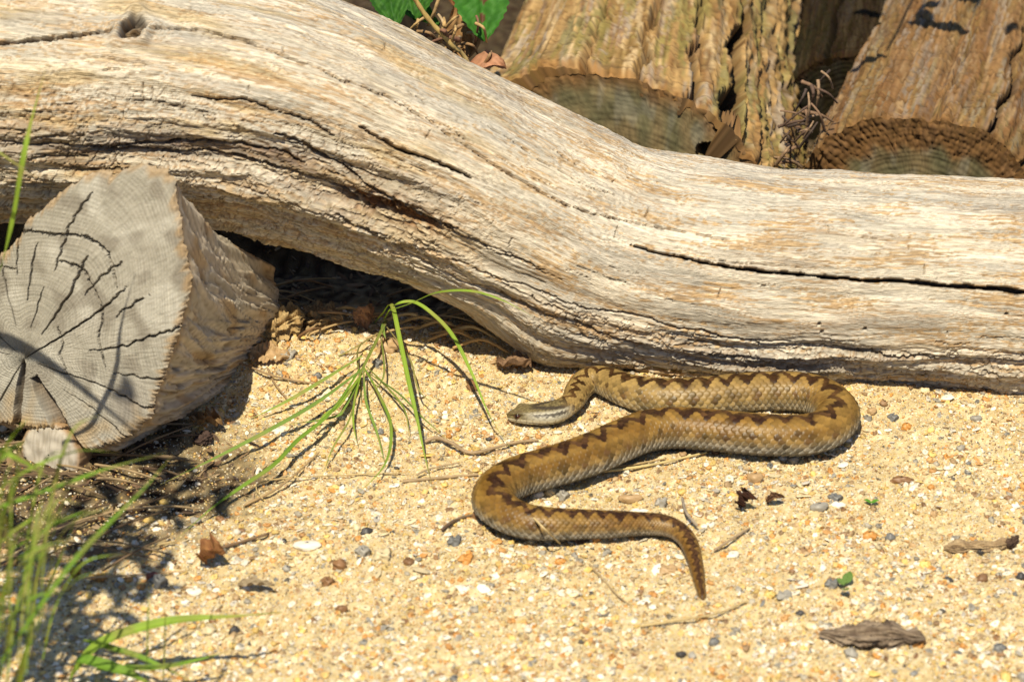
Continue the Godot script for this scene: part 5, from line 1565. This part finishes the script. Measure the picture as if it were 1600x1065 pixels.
# ------------------------------------------------------------------ growth behind the driftwood
func build_back_growth() -> void:
	var green := leafy()
	var dead := skin(0.8, 0.3)
	dead.cull_mode = BaseMaterial3D.CULL_DISABLED
	dead.backlight_enabled = true
	dead.backlight = Color(0.35, 0.25, 0.15)
	var bramble := leaf_mesh(.05, .036, .12, .03, .12, lin(.055, .19, .025), lin(.04, .15, .02), 41.0, true)
	var br := holder("bramble", pz(700, 10, -.16))
	var o := put("leaf", bramble, green, br)
	o.transform = Transform3D(Basis.from_euler(Vector3(0.98, 0.12, 0.05)), pz(748, -58, -.13) - br.position)
	o.set_meta("label", "toothed leaf with brown holes")
	var plain := leaf_mesh(.036, .025, .15, .04, .08, lin(.05, .155, .02), lin(.03, .10, .016), 47.0)
	for q in [[600, -42, -.11, 0.9, 0.35], [668, -52, -.14, 0.9, -0.3], [560, -70, -.13, 0.8, 0.6], [640, -95, -.17, 0.6, 0.2], [610, -5, -.13, 0.6, 1.5]]:
		var l := put("leaf", plain, green, br)
		l.transform = Transform3D(Basis.from_euler(Vector3(q[3], q[4], 0.2)), pz(q[0], q[1], q[2]) - br.position)
		var root_at := br.position + Vector3(0, 0.0, -0.06)
		var st2 := put("stem", stalk_mesh(PackedVector3Array([Vector3(0, 0, -0.06), (l.position + Vector3(0, 0, -0.06)) * 0.5 + Vector3(0, .012, 0), l.position]), .0012, .0007, lin(.12, .16, .05), lin(.1, .18, .04)), green, br)
	tag(br, "green bramble shoot with broad leaves at the top behind the driftwood", "plant")
	var st := put("leaning_straw", stalk_mesh(PackedVector3Array([pz(640, -15, -.07), pz(668, 28, -.075), pz(706, 70, -.08), pz(722, 84, -.085), pz(742, 118, -.09)]), .0017, .0015, lin(.52, .36, .11), lin(.48, .36, .15)), skin(0.7))
	tag(st, "long yellow straw stem leaning behind the driftwood", "straw")
	st = put("leaning_straw", stalk_mesh(PackedVector3Array([pz(690, -15, -.12), pz(678, 20, -.12), pz(668, 40, -.13)]), .0013, .001, lin(.45, .30, .14), lin(.40, .27, .13)), skin(0.7))
	tag(st, "short pale straw behind the leaning yellow one", "straw")
	leaf("dry_leaf", pz(722, 95, -.13), Vector3(-1.15, 3.3, 0.1), leaf_mesh(.040, .024, .3, .08, .0, lin(.30, .18, .08), lin(.22, .12, .05), 51.0), dead, "big upright brown dry leaf beside the bramble leaf")
	leaf("dry_leaf", pz(735, 104, -.10), Vector3(-0.1, 1.1, 0.3), leaf_mesh(.026, .018, .4, .06, .0, lin(.42, .22, .13), lin(.33, .17, .1), 54.0), dead, "pinkish dry leaf at the left foot of the golden log")
	leaf("dry_leaf", pz(715, 15, -.16), Vector3(-0.9, 2.7, 0.3), leaf_mesh(.035, .022, .5, .1, .0, lin(.26, .13, .06), lin(.2, .09, .04), 57.0), dead, "brown dry leaf behind the bramble leaf")
	# canes arching over the back logs, above the picture; their leaves dapple the wood
	var cane := holder("bramble", Vector3(0.37, 0.0, -0.80))
	for c in 8:
		var a := Vector3(0.02 * c, 0, 0.01 * c)
		var tip := Vector3(-0.16 + 0.042 * c, 0.38 + 0.03 * (c % 3), 0.70 - 0.05 * (c % 3)) + a
		var path := PackedVector3Array([a, Vector3(tip.x * 0.15, 0.42, 0.24) + a, Vector3(tip.x * 0.6, 0.50, 0.50) + a, tip])
		put("stem", stalk_mesh(path, .0024, .0012, lin(.13, .12, .05), lin(.12, .2, .05)), green, cane)
		for k in 16:
			var p := cat3(path, 1.7 + 1.3 * k / 15.0) + Vector3(rng.randf_range(-.03, .03), rng.randf_range(-.02, .02), rng.randf_range(-.03, .03))
			var lf := put("leaf", plain, green, cane)
			lf.transform = Transform3D(Basis.from_euler(Vector3(rng.randf_range(-0.5, 0.6), rng.randf() * TAU, rng.randf_range(-0.4, 0.4))) * Basis.from_scale(Vector3(0.7, 1.0, 1.0) * rng.randf_range(0.4, 0.85)), p)
	tag(cane, "tall bramble arching over the back logs and dappling them with shade", "plant")
	# unseen leafy shrub, added on the left to shade the foot of the cut log
	var shoot := holder("added_shade_shrub", Vector3(-0.285, 0.0, 0.462))
	for c in 6:
		var tip := Vector3(rng.randf_range(-0.09, 0.045), rng.randf_range(0.46, 0.56), rng.randf_range(-0.05, 0.07))
		var path := PackedVector3Array([Vector3(0.004 * c, 0, 0), Vector3(tip.x * 0.3, tip.y * 0.45, tip.z * 0.4), Vector3(tip.x * 0.7, tip.y * 0.85, tip.z * 0.8), tip])
		put("stem", stalk_mesh(path, .0026, .0012, lin(.13, .12, .05), lin(.12, .2, .05)), green, shoot)
		for k in 26:
			var p := cat3(path, 1.4 + 1.6 * k / 25.0) + Vector3(rng.randf_range(-.03, .03), rng.randf_range(-.03, .03), rng.randf_range(-.03, .03))
			var lf := put("leaf", plain, green, shoot)
			lf.transform = Transform3D(Basis.from_euler(Vector3(rng.randf_range(-0.4, 0.5), rng.randf() * TAU, rng.randf_range(-0.4, 0.4))) * Basis.from_scale(Vector3(0.6, 1.0, 1.0) * rng.randf_range(0.35, 0.75)), p)
	tag(shoot, "unseen leafy green shrub added on the left to shade the foot of the cut log", "plant")
	for k in 26:                                              # tangle of dry stems and crumbs
		var px := rng.randf_range(640, 770)
		var py := rng.randf_range(35, 100)
		var z := rng.randf_range(-.14, -.08)
		var a := rng.randf() * TAU
		var l := rng.randf_range(8, 26)
		var p := PackedVector3Array([pz(px - cos(a) * l, py - sin(a) * l, z), pz(px + 4, py - 7, z + .008), pz(px + cos(a) * l, py + sin(a) * l, z - .005)])
		var c := [lin(.44, .29, .12), lin(.28, .17, .08), lin(.38, .28, .16), lin(.2, .1, .06)][k % 4] as Color
		var s := put("dry_straw", stalk_mesh(p, rng.randf_range(.0008, .002), .0007, c, c), skin(0.8))
		tag(s, "%s curled dry stem in the tangle behind the driftwood" % ["golden", "brown", "pale tan", "dark brown"][k % 4], "straw", "curled dry stems behind the driftwood")
	for k in 34:                                              # needles and rot between the two logs
		var px := rng.randf_range(1205, 1300) + 0.0
		var py := rng.randf_range(120, 265)
		px = lerpf(1290, 1215, (py - 120) / 145.0) + rng.randf_range(-22, 22)
		var a := rng.randf() * TAU
		var l := rng.randf_range(10, 28)
		var z := rng.randf_range(-.17, -.12)
		var p := PackedVector3Array([pz(px - cos(a) * l, py - sin(a) * l, z), pz(px + 3, py - 4, z + .006), pz(px + cos(a) * l, py + sin(a) * l, z)])
		var c := [lin(.10, .06, .04), lin(.2, .12, .07), lin(.06, .04, .03), lin(.26, .17, .1)][k % 4] as Color
		var s := put("dry_straw", stalk_mesh(p, rng.randf_range(.0007, .0016), .0006, c, c), skin(0.8))
		tag(s, "%s dry stem lodged between the two back logs" % ["dark brown", "brown", "blackish", "tan"][k % 4], "straw", "dry stems between the back logs")


func _ready() -> void:
	# ---- camera
	var cam := Camera3D.new()
	cam.name = "camera"
	add_child(cam)
	cam.fov = rad_to_deg(2.0 * atan(TY))
	cam.near = 0.05
	cam.far = 200.0
	cam.transform = Transform3D(Basis(Vector3.RIGHT, upward, -ahead), eye)
	var lens := CameraAttributesPhysical.new()
	lens.frustum_focal_length = 12.0 / TY
	lens.frustum_focus_distance = 1.96
	lens.frustum_near = 0.05
	lens.frustum_far = 200.0
	lens.exposure_aperture = 10.0
	cam.attributes = lens
	cam.current = true
	# ---- sky, sun, exposure
	var env := Environment.new()
	env.background_mode = Environment.BG_SKY
	var sky := Sky.new()
	var sm := ProceduralSkyMaterial.new()
	sm.sky_top_color = Color(0.40, 0.51, 0.69)
	sm.sky_horizon_color = Color(0.76, 0.78, 0.79)
	sm.ground_bottom_color = Color(0.25, 0.22, 0.15)
	sm.ground_horizon_color = Color(0.5, 0.48, 0.42)
	sky.sky_material = sm
	env.sky = sky
	env.background_energy_multiplier = 0.75
	env.tonemap_mode = Environment.TONE_MAPPER_LINEAR
	env.tonemap_exposure = 1.28
	env.sdfgi_enabled = true
	env.ssao_enabled = true
	env.ssil_enabled = true
	var we := WorldEnvironment.new()
	we.name = "environment"
	we.environment = env
	add_child(we)
	var sun := DirectionalLight3D.new()
	sun.name = "sun"
	sun.light_color = Color(1.0, 0.95, 0.84)
	sun.light_energy = 1.55
	sun.light_angular_distance = 0.5
	sun.shadow_enabled = true
	add_child(sun)
	sun.look_at_from_position(Vector3(-0.13, 0.87, 0.46), Vector3.ZERO)
	# ---- large structure
	rng.seed = 4242
	setup_noise()
	var t0 := Time.get_ticks_msec()
	build_ground()
	build_driftwood()
	print("driftwood ", Time.get_ticks_msec() - t0)
	build_cut_log()
	build_back_log(pz(985, 372, -.15), Vector3(0.11, 0.03, -0.99).normalized(), 0.116, 0.42, 0.02, true, "golden brown log lying behind the driftwood, deeply cracked on its right side", [Vector4(33, 3.2, .03, .10), Vector4(2, 1.2, .008, .06), Vector4(-16, .9, .006, .08), Vector4(18, 1.4, .010, .08)], 0.75, 0.86)
	build_back_log(pz(1436, 372, -.14), Vector3(0.27, 0.03, -0.96).normalized(), 0.090, 0.0, 0.0, false, "reddish brown log lying at the top right with a dark rim round its cut end", [Vector4(28, 1.2, .010, .05), Vector4(48, 1.0, .008, .06), Vector4(4, .7, .005, .05)], 0.75, 0.64)
	build_back_log(pz(1330, 200, -.30), Vector3(0.16, 0.02, -0.98).normalized(), 0.055, 0.0, 0.0, true, "near-black log shape added as painted shade in the gap between the two back logs", [Vector4(-20, 2.0, .012, .05)], 0.5, 0.07)  # added filler, tinted almost black to paint the shade of the gap
	print("logs ", Time.get_ticks_msec() - t0)
	# ---- objects
	build_snake()
	print("snake ", Time.get_ticks_msec() - t0)
	build_gravel()
	print("gravel ", Time.get_ticks_msec() - t0)
	build_grass()
	build_litter()
	build_back_growth()
	print("all ", Time.get_ticks_msec() - t0)
